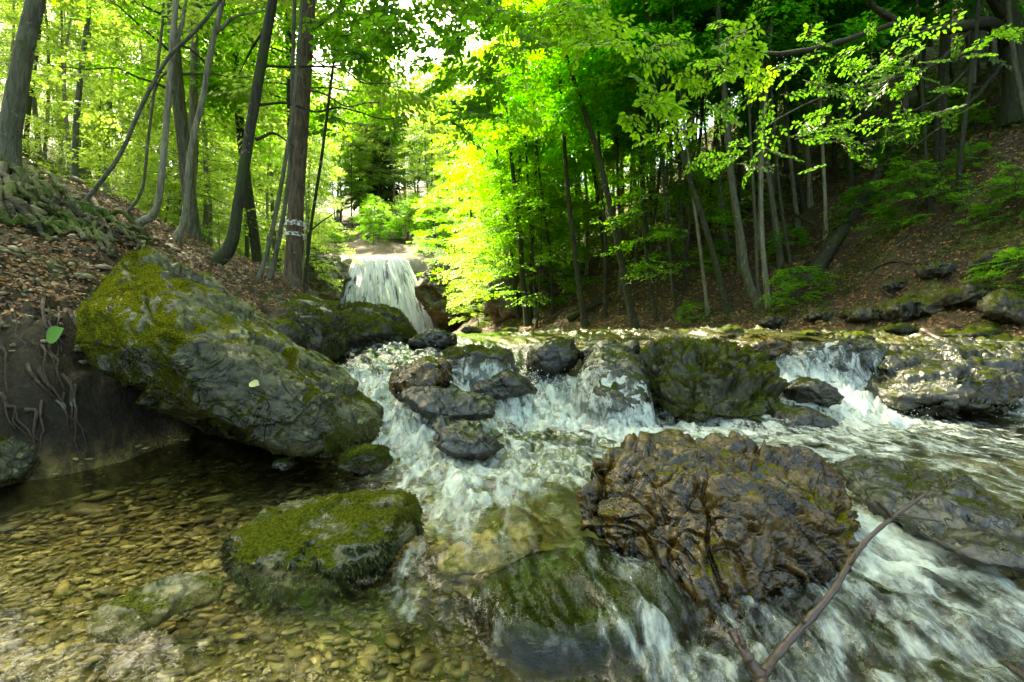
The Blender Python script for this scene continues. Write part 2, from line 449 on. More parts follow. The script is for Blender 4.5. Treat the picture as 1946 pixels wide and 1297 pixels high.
def terrain(x, y, detail=True):
    x = np.atleast_1d(np.asarray(x, dtype=float)); y = np.atleast_1d(np.asarray(y, dtype=float))
    P2 = np.stack([x, y, np.zeros_like(x)], 1)
    W = water3(x, y)[:, 0]
    yc = np.clip(y, None, 33)
    wl = np.interp(y, [0, 3, 4.2, 6.2, 12, 34], [0, 0, .25, .82, .95, 1.65])
    u = np.interp(y, XLY, XLX) - x + 0.12 * fbm(P2 * 1.3, 3, 5)
    far = sstep(3, 6, y)
    left = wl + np.interp(u, FU, FZ) * (1 - .18 * far)
    ur = right_dist(x, y) + 0.25 * fbm(P2 * .9, 3, 9)
    right = wl + np.interp(ur, GU, GZ) * (1 + 0.45 * sstep(4, 8, x) * sstep(14, 8, y))
    dep = 0.10 + 0.10 * sstep(-.6, .2, x)
    bed = W - dep
    c = y - 36 - 1.2 * noise3(P2 * .35, 21) - np.maximum(0, x + 6) * .25 - np.maximum(0, -12.5 - x) * .25
    head = np.where(c > -.4, 1.5 + 6.2 * sstep(-.4, .5, c) + np.maximum(c, 0) * .42, -5)
    bank = np.maximum(left, right)
    z = np.maximum(np.maximum(bed, bank), head)
    if detail:
        on = sstep(-.02, .35, bank - bed)
        z = z + on * (0.10 * fbm(P2 * 1.1, 4, 31) + 0.05 * fbm(P2 * 5, 4, 33) + (0.05 * fbm(P2 * 13, 3, 35, .6) + .012 * fbm(P2 * 45, 2, 36)) * np.clip(np.maximum(u, ur) * 2, 0, 1) * (y < 9))
        z = z + (1 - on) * (0.025 * fbm(P2 * 7, 4, 41))
        z = z + on * sstep(8, 30, y) * .7 * fbm(P2 * .25, 4, 51)
    return z
def ground(x, y):
    return float(terrain([x], [y])[0])
def hit(px, py, y0=2.0, y1=80.0):
    """where the sight line through a photo pixel meets the land"""
    Y = np.geomspace(y0, y1, 900)
    P = np.array([at(px, py, q) for q in Y])
    T = terrain(P[:, 0], P[:, 1])
    k = np.nonzero(P[:, 2] < T)[0]
    k = k[0] if len(k) else len(Y) - 1
    p = P[k].copy(); p[2] = T[k]
    return p

def fan(ox, oy, r0, r1, nr, a0, a1, na):
    r = np.geomspace(r0, r1, nr); a = np.radians(np.linspace(a0, a1, na))
    R, A = np.meshgrid(r, a, indexing='ij')
    x = (ox + R * np.sin(A)).ravel(); y = (oy + R * np.cos(A)).ravel()
    i = np.arange(nr - 1)[:, None] * na; j = np.arange(na - 1)[None]
    Fq = np.stack([i + j, i + j + 1, i + na + j + 1, i + na + j], -1).reshape(-1, 4)
    return x, y, Fq

# ground material
def ground_mat():
    t = NT('forest_ground')
    p = t.pos()
    n1 = t.noise(p, 1.3, 6, 0.65); n2 = t.noise(p, 14, 6, 0.7); n3 = t.noise(p, 55, 4, 0.7)
    c = t.mix(t.ramp(n2, .35, .65), (0.016, 0.010, 0.005), (0.070, 0.045, 0.020))
    c = t.mix(t.ramp(n3, .50, .7, 0, .7), c, (0.15, 0.115, 0.045))
    mf = t.ramp(t.math('ADD', n1, t.math('MULTIPLY', n2, .35)), .68, .80)
    c = t.mix(t.math('MULTIPLY', mf, t.n('ShaderNodeAttribute', attribute_name='moss').outputs['Fac']), c, t.mix(n3, (0.025, 0.035, 0.008), (0.10, 0.12, 0.02)))
    bedf = t.n('ShaderNodeAttribute', attribute_name='bed').outputs['Fac']
    bc = t.mix(t.ramp(n2, .35, .65), (0.06, 0.045, 0.012), (0.34, 0.25, 0.07))
    bc = t.mix(t.n('ShaderNodeAttribute', attribute_name='gold').outputs['Fac'], t.mix(n2, (0.018, 0.017, 0.008), (0.075, 0.065, 0.026)), bc)
    bc = t.mix(t.ramp(n1, .4, .62, 0, .7), bc, (0.07, 0.075, 0.012))
    bc = t.mix(t.ramp(t.noise(p, 2.3, 3), .58, .7, 0, .6), bc, (0.24, 0.13, 0.025))
    c = t.mix(bedf, c, bc)
    c = t.mix(t.math('MULTIPLY', t.n('ShaderNodeAttribute', attribute_name='bank_shade').outputs['Fac'], .8), c, t.mix(n2, (.006, .005, .003), (.022, .016, .009)))  # shade low on the left bank, painted into the soil colour
    rockf = t.n('ShaderNodeAttribute', attribute_name='cliff').outputs['Fac']
    rc = t.mix(t.ramp(n2, .3, .7), (0.05, 0.045, 0.035), (0.26, 0.23, 0.18))
    c = t.mix(rockf, c, rc)
    h = t.math('ADD', t.math('MULTIPLY', n2, 1.0), t.math('MULTIPLY', n3, .6))
    return t.done(t.bsdf(c, .85, t.bump(h, .8, .03), .3))
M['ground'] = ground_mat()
x, y, Fq = fan(0, -1.2, 1.0, 150, 520, -88, 88, 640)
z = terrain(x, y)
Wz = water3(x, y)[:, 0]
bedmask = sstep(.12, -.02, z - Wz) * (y < 9)
zz = z.reshape(520, 640)
clf = ((y > 34) & (y < 42) & (z > 2.2) & (z < 8.2) & (x > -18) & (x < 2)).astype(float)
mossm = np.clip(.35 + .9 * fbm(np.stack([x, y, z], 1) * .7, 3, 61) + .8 * sstep(3.5, 6, x) * sstep(12, 7, y), 0, 1)
go = mk_obj('ground', mk_mesh('ground', np.stack([x, y, z], 1), Fq, [M['ground']], True, None, {'bed': bedmask, 'moss': mossm, 'cliff': clf, 'gold': sstep(.5, 0, x) * sstep(3.2, 2.4, y), 'bank_shade': sstep(.95, .25, z) * (x < .5) * sstep(5, 3.5, y) * (1 - bedmask)}))
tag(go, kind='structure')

# ------------------------------------------------------------------ rocks
_ico = {}
def ico(n):
    if n not in _ico:
        bm = bmesh.new(); bmesh.ops.create_icosphere(bm, subdivisions=n, radius=1.0)
        bm.verts.ensure_lookup_table()
        _ico[n] = (np.array([v.co[:] for v in bm.verts]), np.array([[v.index for v in f.verts] for f in bm.faces]))
        bm.free()
    return _ico[n]
def hull_rock(pts, sub=6, p=14, disp=None):
    """rounded convex hull of pts with displacement disp(P, N) -> offset"""
    pts = np.asarray(pts, dtype=float)
    bm = bmesh.new()
    for q in pts: bm.verts.new(q)
    r = bmesh.ops.convex_hull(bm, input=bm.verts)
    c = pts.mean(0)
    bm.normal_update()
    ns, hs = [], []
    for f in bm.faces:
        n = np.array(f.normal[:]); h = n @ (np.array(f.verts[0].co[:]) - c)
        if h < 0: n, h = -n, -h
        if f.calc_area() > 1e-9: ns.append(n); hs.append(max(h, 1e-3))
    bm.free()
    ns, hs = np.array(ns), np.array(hs)
    D, Fc = ico(sub)
    ext = pts.std(0) + 1e-6
    cov = np.cov((pts - c).T); ev, evec = np.linalg.eigh(cov)
    D2 = (D * np.sqrt(np.maximum(ev, ev.max() * .02))) @ evec.T
    D2 /= np.linalg.norm(D2, axis=1)[:, None]
    q = np.maximum(D2 @ ns.T, 0) / hs
    t = 1.0 / np.power(np.power(q, p).sum(1), 1.0 / p)
    P = c + D2 * t[:, None]
    if np.linalg.det(evec) < 0: Fc = Fc[:, ::-1]
    for d in (disp if isinstance(disp, (list, tuple)) else [disp] if disp else []):
        N = vnorm(P, Fc)
        P = P + N * d(P, N)[:, None]
    return P, Fc
def vnorm(P, Fc):
    a, b, c = P[Fc[:, 0]], P[Fc[:, 1]], P[Fc[:, 2]]
    n = np.cross(b - a, c - a)
    N = np.zeros_like(P)
    for k in range(3): np.add.at(N, Fc[:, k], n)
    return N / (np.linalg.norm(N, axis=1)[:, None] + 1e-12)
def d_basic(s, seed, a=1.0, facet=1.0):
    def f(P, N):
        q = P / s
        wv = np.stack([noise3(q * 2, seed + 3), noise3(q * 2, seed + 4), noise3(q * 2, seed + 5)], 1)
        f1, f2, cid, tl = voro(q * 1.5 + .25 * wv, seed, True)
        g1, g2, cid2, tl2 = voro(q * 4.2 + .4 * wv, seed + 1, True)
        return a * s * (.14 * fbm(q * 1.1, 5, seed, .52) + facet * (.13 * tl + .035 * (cid - .5) - .03 * sstep(.08, 0, f2 - f1) + .045 * tl2 + .02 * (cid2 - .5)) + .05 * fbm(q * 2.6, 3, seed + 9, .5, True) + .018 * fbm(q * 11, 3, seed + 12, .6))
    return f
def d_strata(s, seed, a=1.0, nrm=(.2, .1, 1)):
    nrm = np.array(nrm) / np.linalg.norm(nrm)
    def f(P, N):
        h = (P @ nrm) / s + .25 * fbm(P / s * 1.2, 3, seed)
        k = h * 5; fr = k - np.floor(k)
        lay = (_hash(np.floor(k).astype(np.int64), np.zeros(len(P), np.int64), np.zeros(len(P), np.int64), seed) & np.uint32(255)) / 255.
        return a * s * (.07 * (lay - .5) - .05 * sstep(.12, 0, np.minimum(fr, 1 - fr)))
    return f
NEAR = {'cascade_boulder': .40, 'cascade_rock': .30, 'lip_rock': .35, 'base_rock': .3, 'green_rock': .35, 'tan_rock': .35, 'shelf_rock': .32, 'veiled_rock': .42, 'rock_shelf': .25, 'rock_ledge': .25, 'dark_ledge': .4, 'wet_ledge': .35, 'low_rock': .1, 'pointed_rock': .08, 'flat_rock': .30, 'arched_rock': .1, 'wet_rock': .1}
def shape(poly, Y, th, fr=.62, bk=.7, dY=None):
    """hull points of a stone: its seen outline at depth Y (or one per corner), a nearer and a farther smaller ring"""
    n = len(poly)
    Ys = np.full(n, Y) if np.isscalar(Y) else np.array(Y, dtype=float)
    P = np.array([at(px, py, q) for (px, py), q in zip(poly, Ys)])
    c = P.mean(0)
    A = c + (P - c) * fr; A[:, 1] -= th * .5
    B = c + (P - c) * bk; B[:, 1] += th * .5
    return np.vstack([P, A, B])
RD = {}
def add_rock(name, label, cat, pts, mat, sub=5, p=14, disp=None, group=None):
    P, Fc = hull_rock(pts, sub, p, disp)
    RD[name] = (P, Fc)
    base = np.array([P[:, 0].mean(), P[:, 1].mean(), P[:, 2].min()])
    o = mk_obj(name, mk_mesh(name, P - base, Fc, [mat]))
    o.location = base
    tag(o, label, cat, group)
    return o
M['rock_slab'] = rock_mat('rock_slab', (0.030, 0.031, 0.012), (0.165, 0.165, 0.055), 1.08, (0.16, 0.165, 0.012), (0.04, 0.045, 0.004), .55, 1.0, (0.40, 0.40, 0.20), 1.5, 1.0, .5, side=1.25)
M['rock_moss'] = rock_mat('rock_moss', (0.020, 0.020, 0.010), (0.085, 0.078, 0.036), .75, (0.075, 0.09, 0.009), (0.02, 0.03, 0.006), .6, .4, sc=1.4, wetz=.02)
M['rock_wet'] = rock_mat('rock_wet', (0.009, 0.009, 0.005), (0.038, 0.036, 0.018), .34, (0.06, 0.07, 0.008), rough=.2, sc=1.6, bump=.7, spec=.6)
M['rock_brown'] = rock_mat('rock_brown', (0.007, 0.004, 0.001), (0.135, 0.076, 0.009), .22, (0.13, 0.12, 0.005), (0.04, 0.04, 0.005), .17, sc=1.6, bump=.4, spec=.5)
M['rock_dark'] = rock_mat('rock_dark', (0.014, 0.012, 0.007), (0.060, 0.052, 0.026), .55, (0.09, 0.10, 0.010), rough=.5, sc=1.2, lichen=.4)
M['rock_yellow'] = rock_mat('rock_yellow', (0.15, 0.11, 0.022), (0.42, 0.32, 0.10), .3, (0.12, 0.12, 0.012), rough=.4, sc=2.0)
M['rock_cliff'] = rock_mat('rock_cliff', (0.10, 0.085, 0.06), (0.32, 0.28, 0.21), .5, (0.07, 0.09, 0.02), rough=.85, sc=.25, stripe=.5)
M['stone_pale'] = rock_mat('stone_pale', (0.13, 0.11, 0.045), (0.30, 0.26, 0.13), .3, (0.13, 0.13, 0.02), rough=.6, sc=2.4)

# the big tilted slab
slab = [at(*q) for q in [(133, 585, 2.15), (150, 655, 2.05), (175, 700, 2.02), (245, 740, 1.95), (255, 475, 2.55), (285, 470, 2.6), (180, 520, 2.4), (360, 640, 1.86), (300, 730, 1.88),
                         (400, 800, 1.9), (520, 850, 2.0), (600, 860, 2.1), (700, 835, 2.2), (722, 800, 2.3), (715, 775, 2.4), (640, 720, 2.55), (560, 645, 2.75), (460, 570, 2.9), (390, 525, 2.9), (650, 860, 2.25),
                         (290, 790, 2.5), (420, 850, 2.7), (330, 560, 3.0), (620, 800, 2.9)]]
def d_slab(P, N):
    nr = np.array([.55, -.35, .75]); nr /= np.linalg.norm(nr)
    w_ = np.stack([noise3(P * 4, 3), noise3(P * 4, 4), noise3(P * 4, 5)], 1)
    f1, f2, c, tl = voro(P * 3.0 + .3 * w_, 21, True)
    g1, g2, c2, tl2 = voro(P * np.array([8, 8, 11.]) + .3 * w_, 22, True)
    crack = sstep(.03, 0, np.abs(noise3(P * np.array([1.6, 1.6, 4.5]) + .15 * w_, 14))) * sstep(-.05, .2, noise3(P * 2, 15))
    return .035 * fbm(P * 1.6, 3, 2) + .055 * tl + .012 * (c - .5) + .016 * tl2 + .008 * (c2 - .5) - .022 * crack + d_strata(.45, 8, .30, nr)(P, N) + .010 * fbm(P * 13, 4, 4, .6)
add_rock('boulder', 'big tilted slab boulder with yellow moss leaning over the dark hollow', 'boulder', slab, M['rock_slab'], 7, 70, d_slab)

# the creased brown rock
brown = [at(1368 + (a - 1368) * 1.09, 985 + (b - 985) * 1.05, c * .95) for a, b, c in [(1100, 930, 1.5), (1092, 1000, 1.45), (1120, 845, 1.62), (1165, 838, 1.65), (1240, 828, 1.72), (1370, 830, 1.75), (1470, 845, 1.75), (1555, 860, 1.72), (1600, 910, 1.66),
                          (1645, 985, 1.55), (1645, 1060, 1.42), (1580, 1110, 1.35), (1450, 1150, 1.22), (1400, 1165, 1.2), (1340, 1120, 1.24), (1290, 1060, 1.3), (1200, 1030, 1.36), (1130, 1035, 1.42),
                          (1250, 900, 1.45), (1400, 920, 1.4), (1500, 950, 1.4), (1430, 1040, 1.25), (1300, 950, 2.0), (1500, 930, 2.0), (1400, 1100, 1.7), (1550, 1050, 1.7), (1200, 1000, 1.8)]]
def d_brown(P, N):
    ax = np.array([.62, .15, -.75]); ax /= np.linalg.norm(ax)
    w_ = np.stack([noise3(P * 5, 101), noise3(P * 5, 102), noise3(P * 5, 103)], 1)
    q = P + .09 * w_
    qa = q - .62 * (q @ ax)[:, None] * ax
    rg = fbm(qa * 7.5, 4, 104, .5, True)
    r2 = fbm((q - .4 * (q @ ax)[:, None] * ax) * 19, 3, 107, .5, True)
    n1 = np.abs(noise3(qa * 5.5, 110)); n2 = np.abs(noise3(q * 9 + 4, 111)); n3 = np.abs(noise3(q * 21 + 9, 112))
    f1, f2, c, tl = voro(qa * 8, 11, True)
    g1, g2, c2, tl2 = voro(qa * 22 + 5, 14, True)
    return .055 * fbm(P * 3, 3, 105) + .012 * rg + .005 * r2 + .034 * tl + .010 * (c - .5) + .011 * tl2 - .004 * sstep(.08, 0, g2 - g1) + .005 * fbm(P * 45, 3, 115, .6) - .032 * sstep(.065, 0, n1) - .018 * sstep(.06, 0, n2) - .006 * sstep(.07, 0, n3) - .010 * sstep(.06, 0, f2 - f1)
add_rock('rock', 'shiny brown rock covered in deep creases in the middle of the stream', 'rock', brown, M['rock_brown'], 7, 15, d_brown)

RK = [ # name label poly Y thickness mat sub disp-scale p
 ('mossy_rock', 'long low rock with hanging dark moss in the near shallows', [(400,1045),(425,1000),(500,962),(620,940),(720,930),(800,935),(822,965),(800,1040),(740,1100),(600,1135),(480,1110),(410,1080)], [1.32,1.36,1.45,1.5,1.52,1.5,1.45,1.36,1.28,1.22,1.24,1.28], .3, 'rock_olive', 6, .11, 14),
 ('flat_rock', 'flat wet rock with a mossy end at the right of the creased brown rock', [(1585,880),(1640,872),(1760,890),(1860,935),(1915,980),(1920,1060),(1900,1095),(1820,1070),(1740,1010),(1650,960)], [2.3,2.35,2.3,2.1,1.9,1.65,1.55,1.58,1.7,1.95], .5, 'rock_black', 6, .3, 14),
 ('cascade_boulder', 'large knobbly moss covered boulder splitting the cascade', [(1190,700),(1205,640),(1240,620),(1300,630),(1390,648),(1465,688),(1520,755),(1520,830),(1420,846),(1300,830),(1230,800),(1190,760)], [4.9,5.1,5.2,5.2,5.1,4.9,4.6,4.3,4.15,4.1,4.2,4.5], 1.0, 'rock_moss', 7, .55, 10),
 ('lip_rock', 'rounded wet rock at the top of the middle cascade', [(990,700),(1005,655),(1050,633),(1092,640),(1110,680),(1075,720),(1020,722)], 5.2, .7, 'rock_wet', 5, .25, 12),
 ('shelf_rock', 'dark mossy ledge with a thin veil of water running over it', [(835,680),(840,660),(900,655),(970,662),(988,690),(985,735),(930,740),(870,722)], 4.5, .6, 'rock_dark', 6, .3, 18),
 ('arched_rock', 'amber brown hump of rock in the left branch of the stream', [(725,745),(735,715),(780,690),(820,675),(865,690),(876,720),(850,735),(800,740),(760,770)], [3.3,3.3,3.3,3.3,3.3,3.3,3.25,3.2,3.2], .35, 'rock_brown', 6, .3, 12),
 ('wet_rock', 'glistening black rock just below the amber brown hump', [(752,750),(775,728),(830,722),(900,740),(945,765),(950,792),(900,805),(850,800),(790,785)], [3.05,3.15,3.2,3.2,3.15,3.05,3.0,2.95,2.95], .4, 'rock_black', 6, .3, 13),
 ('pointed_rock', 'dark triangular rock standing in the foam at the centre', [(815,850),(820,800),(845,795),(890,808),(940,835),(968,852),(930,866),(860,868)], [2.5,2.55,2.55,2.55,2.6,2.6,2.5,2.42], .3, 'rock_black', 6, .25, 16),
 ('small_rock', 'small mossy rock at the foot of the big slab, water around it', [(640,880),(665,850),(700,842),(740,855),(752,885),(710,905),(660,905)], 2.1, .2, 'rock_moss', 5, .15, 12),
 ('dark_pebble', 'small black stone at the edge of the dark hollow', [(512,890),(525,872),(550,868),(563,885),(545,897)], 2.1, .08, 'rock_wet', 4, .07, 10),
 ('block_rock', 'square topped mossy block under the tall fir', [(555,600),(575,585),(635,585),(652,610),(655,650),(640,690),(590,690),(560,640)], [4.3,4.45,4.5,4.4,4.3,4.2,4.1,4.2], .7, 'rock_dark', 6, .35, 24),
 ('brown_rock', 'flat brown rock wedged between the slab and the square block', [(500,625),(520,608),(560,612),(580,640),(570,668),(530,655)], 3.8, .5, 'rock_dark', 5, .25, 16),
 ('rock_outcrop', 'dark craggy outcrop on the left bank in front of the waterfall', [(640,610),(650,578),(690,570),(745,580),(780,603),(792,630),(770,650),(700,675),(660,690),(640,660)], [5.3,5.9,6.2,6.2,6.0,5.8,5.5,5.2,5.0,5.0], 1.2, 'rock_dark', 6, .45, 14),
 ('ledge_rock', 'low earthy ledge of rock beneath the foot of the fir', [(470,570),(520,555),(600,560),(650,575),(650,610),(590,620),(500,610)], [5.0,5.3,5.4,5.4,5.0,4.8,4.6], .9, 'rock_dark', 5, .4, 12),
 ('mossy_hump', 'green moss covered hump of rock below the waterfall', [(715,648),(735,622),(760,614),(790,628),(800,650),(760,664),(725,662)], 5.5, .5, 'rock_moss', 5, .3, 12),
 ('shiny_rock', 'smooth rock with a shiny wet top below the waterfall', [(770,655),(790,635),(830,622),(865,630),(875,655),(840,668),(790,668)], 5.2, .5, 'rock_wet', 5, .3, 12),
 ('sunken_rock', 'green sunken rock with water spilling over it at the front', [(860,1130),(900,1080),(980,1050),(1090,1045),(1200,1060),(1290,1110),(1330,1170),(1290,1210),(1150,1215),(1000,1205),(890,1180)], [1.2,1.25,1.3,1.32,1.3,1.24,1.15,1.08,1.06,1.07,1.12], .3, 'rock_moss', 6, .25, 10),
 ('yellow_stone', 'sandy yellow stone under clear water beside the creased rock', [(815,1090),(850,1045),(930,1010),(1000,990),(1045,1005),(1050,1035),(980,1060),(890,1100)], [1.27,1.34,1.4,1.45,1.44,1.4,1.34,1.27], .16, 'rock_yellow', 5, .15, 10),
 ('sunken_stone', 'grey angular stone just under the shallow water near the left corner', [(150,1215),(170,1160),(260,1130),(300,1100),(380,1085),(430,1105),(425,1135),(320,1180),(230,1230)], [.93,1.0,1.05,1.1,1.13,1.12,1.07,1.0,.94], .1, 'stone_pale', 5, .12, 14),
 ('cascade_rock', 'layered dark rock between the two right hand cascades', [(1655,705),(1675,660),(1740,636),(1830,642),(1910,668),(1930,720),(1900,775),(1840,806),(1750,808),(1675,780)], [4.6,4.8,5.0,5.0,4.8,4.6,4.3,4.15,4.1,4.2], .9, 'rock_wet', 6, .62, 16),
 ('veiled_rock', 'dark rock face under a thin sheet of water left of the knobbly boulder', [(1090,700),(1115,660),(1185,652),(1235,690),(1245,780),(1190,812),(1130,790),(1100,745)], [4.75,4.9,4.9,4.7,4.3,4.1,4.2,4.4], .6, 'rock_wet', 6, .35, 11),
 ('dark_ledge', 'black ledge of wet rock between the thin veil and the middle of the cascade', [(880,745),(900,715),(960,700),(1010,715),(1030,745),(985,765),(915,765)], 4.35, .5, 'rock_wet', 5, .3, 12),
 ('wet_ledge', 'dark wet ledge at the right edge beneath the wet branch', [(1840,690),(1850,650),(1900,640),(1975,660),(1990,740),(1930,760),(1870,740)], 4.7, .8, 'rock_wet', 6, .4, 12),
 ('rock_shelf', 'long flat dark shelf of rock across the brink of the right cascade', [(1440,672),(1500,650),(1600,647),(1690,655),(1705,690),(1640,715),(1540,708),(1470,695)], 5.0, .7, 'rock_wet', 6, .4, 14),
 ('rock_ledge', 'flat dark ledge at the brink between the round lip rock and the knobbly boulder', [(1085,668),(1130,648),(1215,648),(1225,685),(1160,700),(1100,695)], 5.1, .6, 'rock_wet', 5, .35, 14),
 ('low_rock', 'low broken dark rock in the middle of the right cascade', [(1490,735),(1520,712),(1570,725),(1600,765),(1560,780),(1500,770)], 4.1, .4, 'rock_wet', 5, .25, 11),
 ('base_rock', 'low wet rock at the foot of the right cascade', [(1450,800),(1480,775),(1540,770),(1590,795),(1600,815),(1520,825),(1460,820)], 4.0, .4, 'rock_wet', 5, .2, 12),
 ('green_rock', 'small green topped rock against the large knobbly boulder', [(1450,790),(1460,765),(1490,762),(1505,785),(1490,802),(1462,802)], 4.2, .3, 'rock_moss', 5, .15, 12),
 ('tan_rock', 'tan brown rock at the head of the right cascade', [(1385,665),(1400,645),(1450,640),(1500,648),(1510,668),(1470,690),(1420,685)], 5.15, .5, 'rock_brown', 5, .25, 12),
 ('edge_rock', 'rock with a yellow mossy top at the left edge of the picture', [(-60,900),(-60,800),(0,805),(35,825),(52,860),(45,900),(20,925),(-40,930)], [1.9,2.0,2.0,1.98,1.95,1.9,1.87,1.86], .4, 'rock_slab', 5, .2, 14),
 ('pink_stone', 'smooth pinkish stone half under water below the hollow', [(40,905),(60,865),(100,850),(135,870),(140,900),(100,915),(60,918)], [2.1,2.15,2.2,2.2,2.15,2.05,2.05], .25, 'rock_pink', 5, .1, 8),
]
M['rock_black'] = rock_mat('rock_black', (0.008, 0.008, 0.005), (0.032, 0.030, 0.016), .10, (0.06, 0.07, 0.008), rough=.16, sc=1.6, bump=.7, spec=.8)
M['rock_olive'] = rock_mat('rock_olive', (0.03, 0.03, 0.010), (0.12, 0.11, 0.03), .55, (0.075, 0.085, 0.008), (0.025, 0.03, 0.004), .3, sc=1.6, bump=.5, spec=.6)
M['rock_pink'] = rock_mat('rock_pink', (0.15, 0.09, 0.07), (0.26, 0.17, 0.13), 0, rough=.5, sc=2, bump=.2)
for i, (nm, lab, poly, Y, th, mt, sub, ds, p) in enumerate(RK):
    if nm == 'cascade_boulder':
        def dd(P, N):
            f1, f2, c = voro(P * 4.6 + .9 * np.stack([noise3(P * 3, 1), noise3(P * 3, 2), noise3(P * 3, 3)], 1), 5)
            g1, g2, c2 = voro(P * 11, 6)
            return .08 * (.35 - f1) + .09 * (c - .5) * sstep(0, .3, f2 - f1) - .04 * sstep(.12, 0, f2 - f1) + .035 * (.4 - g1) + .03 * (c2 - .5) * sstep(0, .3, g2 - g1) + .16 * fbm(P * 2.4, 5, 7, .55) + .02 * fbm(P * 25, 3, 8)
        ddisp = dd
    elif nm in ('block_rock', 'cascade_rock', 'rock_outcrop', 'shelf_rock', 'rock_shelf'):
        ddisp = [d_basic(ds, 20 + i, .8, 1.2), d_strata(ds, 30 + i, .9, (.15, -.1, 1))]
    else:
        ddisp = d_basic(ds, 20 + i, .8, .9)
    Y = Y - NEAR.get(nm, 0) if np.isscalar(Y) else [q - NEAR.get(nm, 0) for q in Y]
    add_rock(nm, lab, 'rock' if 'stone' not in nm and 'pebble' not in nm else 'stone', shape(poly, Y, th), M[mt], sub, p, ddisp)

def small_rocks(specs, name, cat, group, mt, rough=1.0):
    for k, (px, py, wpx, hpx, Y, lab) in enumerate(specs):
        a = np.linspace(0, 2 * math.pi, 8, endpoint=False) + rng.uniform(0, 1)
        poly = [(px + wpx / 2 * math.cos(q) * rng.uniform(.8, 1.15), py + hpx / 2 * math.sin(q) * rng.uniform(.8, 1.15)) for q in a]
        s = wpx / F * Y
        add_rock(name, lab, cat, shape(poly, Y, s * .8), M[mt], 5, 12, d_basic(s * .6, 200 + k * 3 + int(px), .9 * rough, 1.2), group)
small_rocks([(1385, 632, 60, 26, 5.9, 'mossy cap of rock just behind the large knobbly boulder'), (1535, 640, 75, 24, 5.8, 'dark flat rock along the far water edge, behind the right cascade'),
             (1630, 645, 60, 34, 5.3, 'round mossy rock at the brink of the right cascade'), (1590, 637, 50, 20, 6.2, 'thin mossy stone on the far water edge left of the round brink rock'),
             (1450, 633, 50, 16, 6.5, 'narrow stone on the far water edge above the tan rock'), (1690, 628, 90, 24, 6.6, 'long low mossy rock under the right hand slope'),
             (1850, 640, 120, 36, 6.0, 'broad dark rock on the far bank near the right edge'), (1920, 655, 90, 40, 5.6, 'dark rock on the far bank at the right edge'),
             (1130, 634, 70, 14, 7.5, 'low flat stone breaking the far water line at the centre'), (970, 630, 40, 16, 9.0, 'small grey stone on the far shore below the thin trees'),
             (895, 628, 50, 18, 10.0, 'grey boulder on the far shore beside the waterfall pool'), (1300, 634, 60, 12, 7.4, 'flat wet stone on the far water line behind the knobbly boulder')],
            'bank_rock', 'rock', 'rocks along the far water edge', 'rock_moss')
small_rocks([(20, 525, 45, 22, 2.7, 'flat tan stone in the earth bank at the left edge'), (85, 530, 55, 18, 2.8, 'greenish flat stone in the earth bank above the single leaf'),
             (160, 527, 40, 20, 2.8, 'small tan stone tucked against the left end of the slab'), (95, 548, 28, 12, 2.75, 'little grey stone just under the greenish one in the earth bank'),
             (55, 500, 22, 10, 3.0, 'little pale stone high on the earth bank below the roots'), (125, 495, 30, 12, 3.0, 'pale chip of stone on the bank below the root ends')],
            'bank_stone', 'stone', 'stones in the earth bank', 'stone_pale')
rr_ = np.random.default_rng(77)
small_rocks([(px, py, w_, h_, float(hit(px, py + h_ * .3)[1]), lab) for px, py, w_, h_, lab in [
    (1640, 600, 70, 34, 'mossy stone low on the right bank below the leaning dead trunk'), (1745, 590, 110, 46, 'broad mossy rock in the right bank above the wet branch'),
    (1840, 560, 90, 60, 'green lump of rock on the right bank beneath the ferny slope'), (1915, 590, 100, 70, 'large mossy rock at the right edge above the water'),
    (1700, 545, 50, 30, 'small mossy stone halfway up the right bank'), (1780, 515, 60, 36, 'dark mossy stone high on the right bank'), (1560, 600, 60, 26, 'flat mossy stone among dead leaves at the foot of the right slope'),
    (1890, 500, 70, 50, 'mossy boulder high at the right edge of the slope'), (1470, 612, 60, 22, 'low stone by the water under the crooked brown tree')]],
            'mossy_stone', 'stone', 'mossy stones in the right bank', 'rock_dark', 1.6)
# cliffs beside the waterfall
for (lab, poly, Y, th) in [('sunlit ochre cliff rock left of the waterfall', [(585, 560), (590, 500), (615, 480), (650, 492), (655, 540), (640, 600), (600, 610)], 34, 5),
                           ('grey cliff rock right of the waterfall', [(805, 600), (800, 545), (815, 505), (850, 490), (905, 520), (920, 600), (860, 640)], 33, 6),
                           ('pale grey crag among bushes behind the thin trees', [(905, 580), (920, 540), (980, 520), (1060, 500), (1100, 540), (1080, 600), (950, 620)], 21, 4)]:
    add_rock('cliff_rock', lab, 'cliff', shape(poly, Y, th, .75, .9), M['rock_cliff'], 6, 14, [d_basic(2.2, 300 + Y, 1.0, 1.2), d_strata(2.0, 310, .8, (.4, .1, 1))])

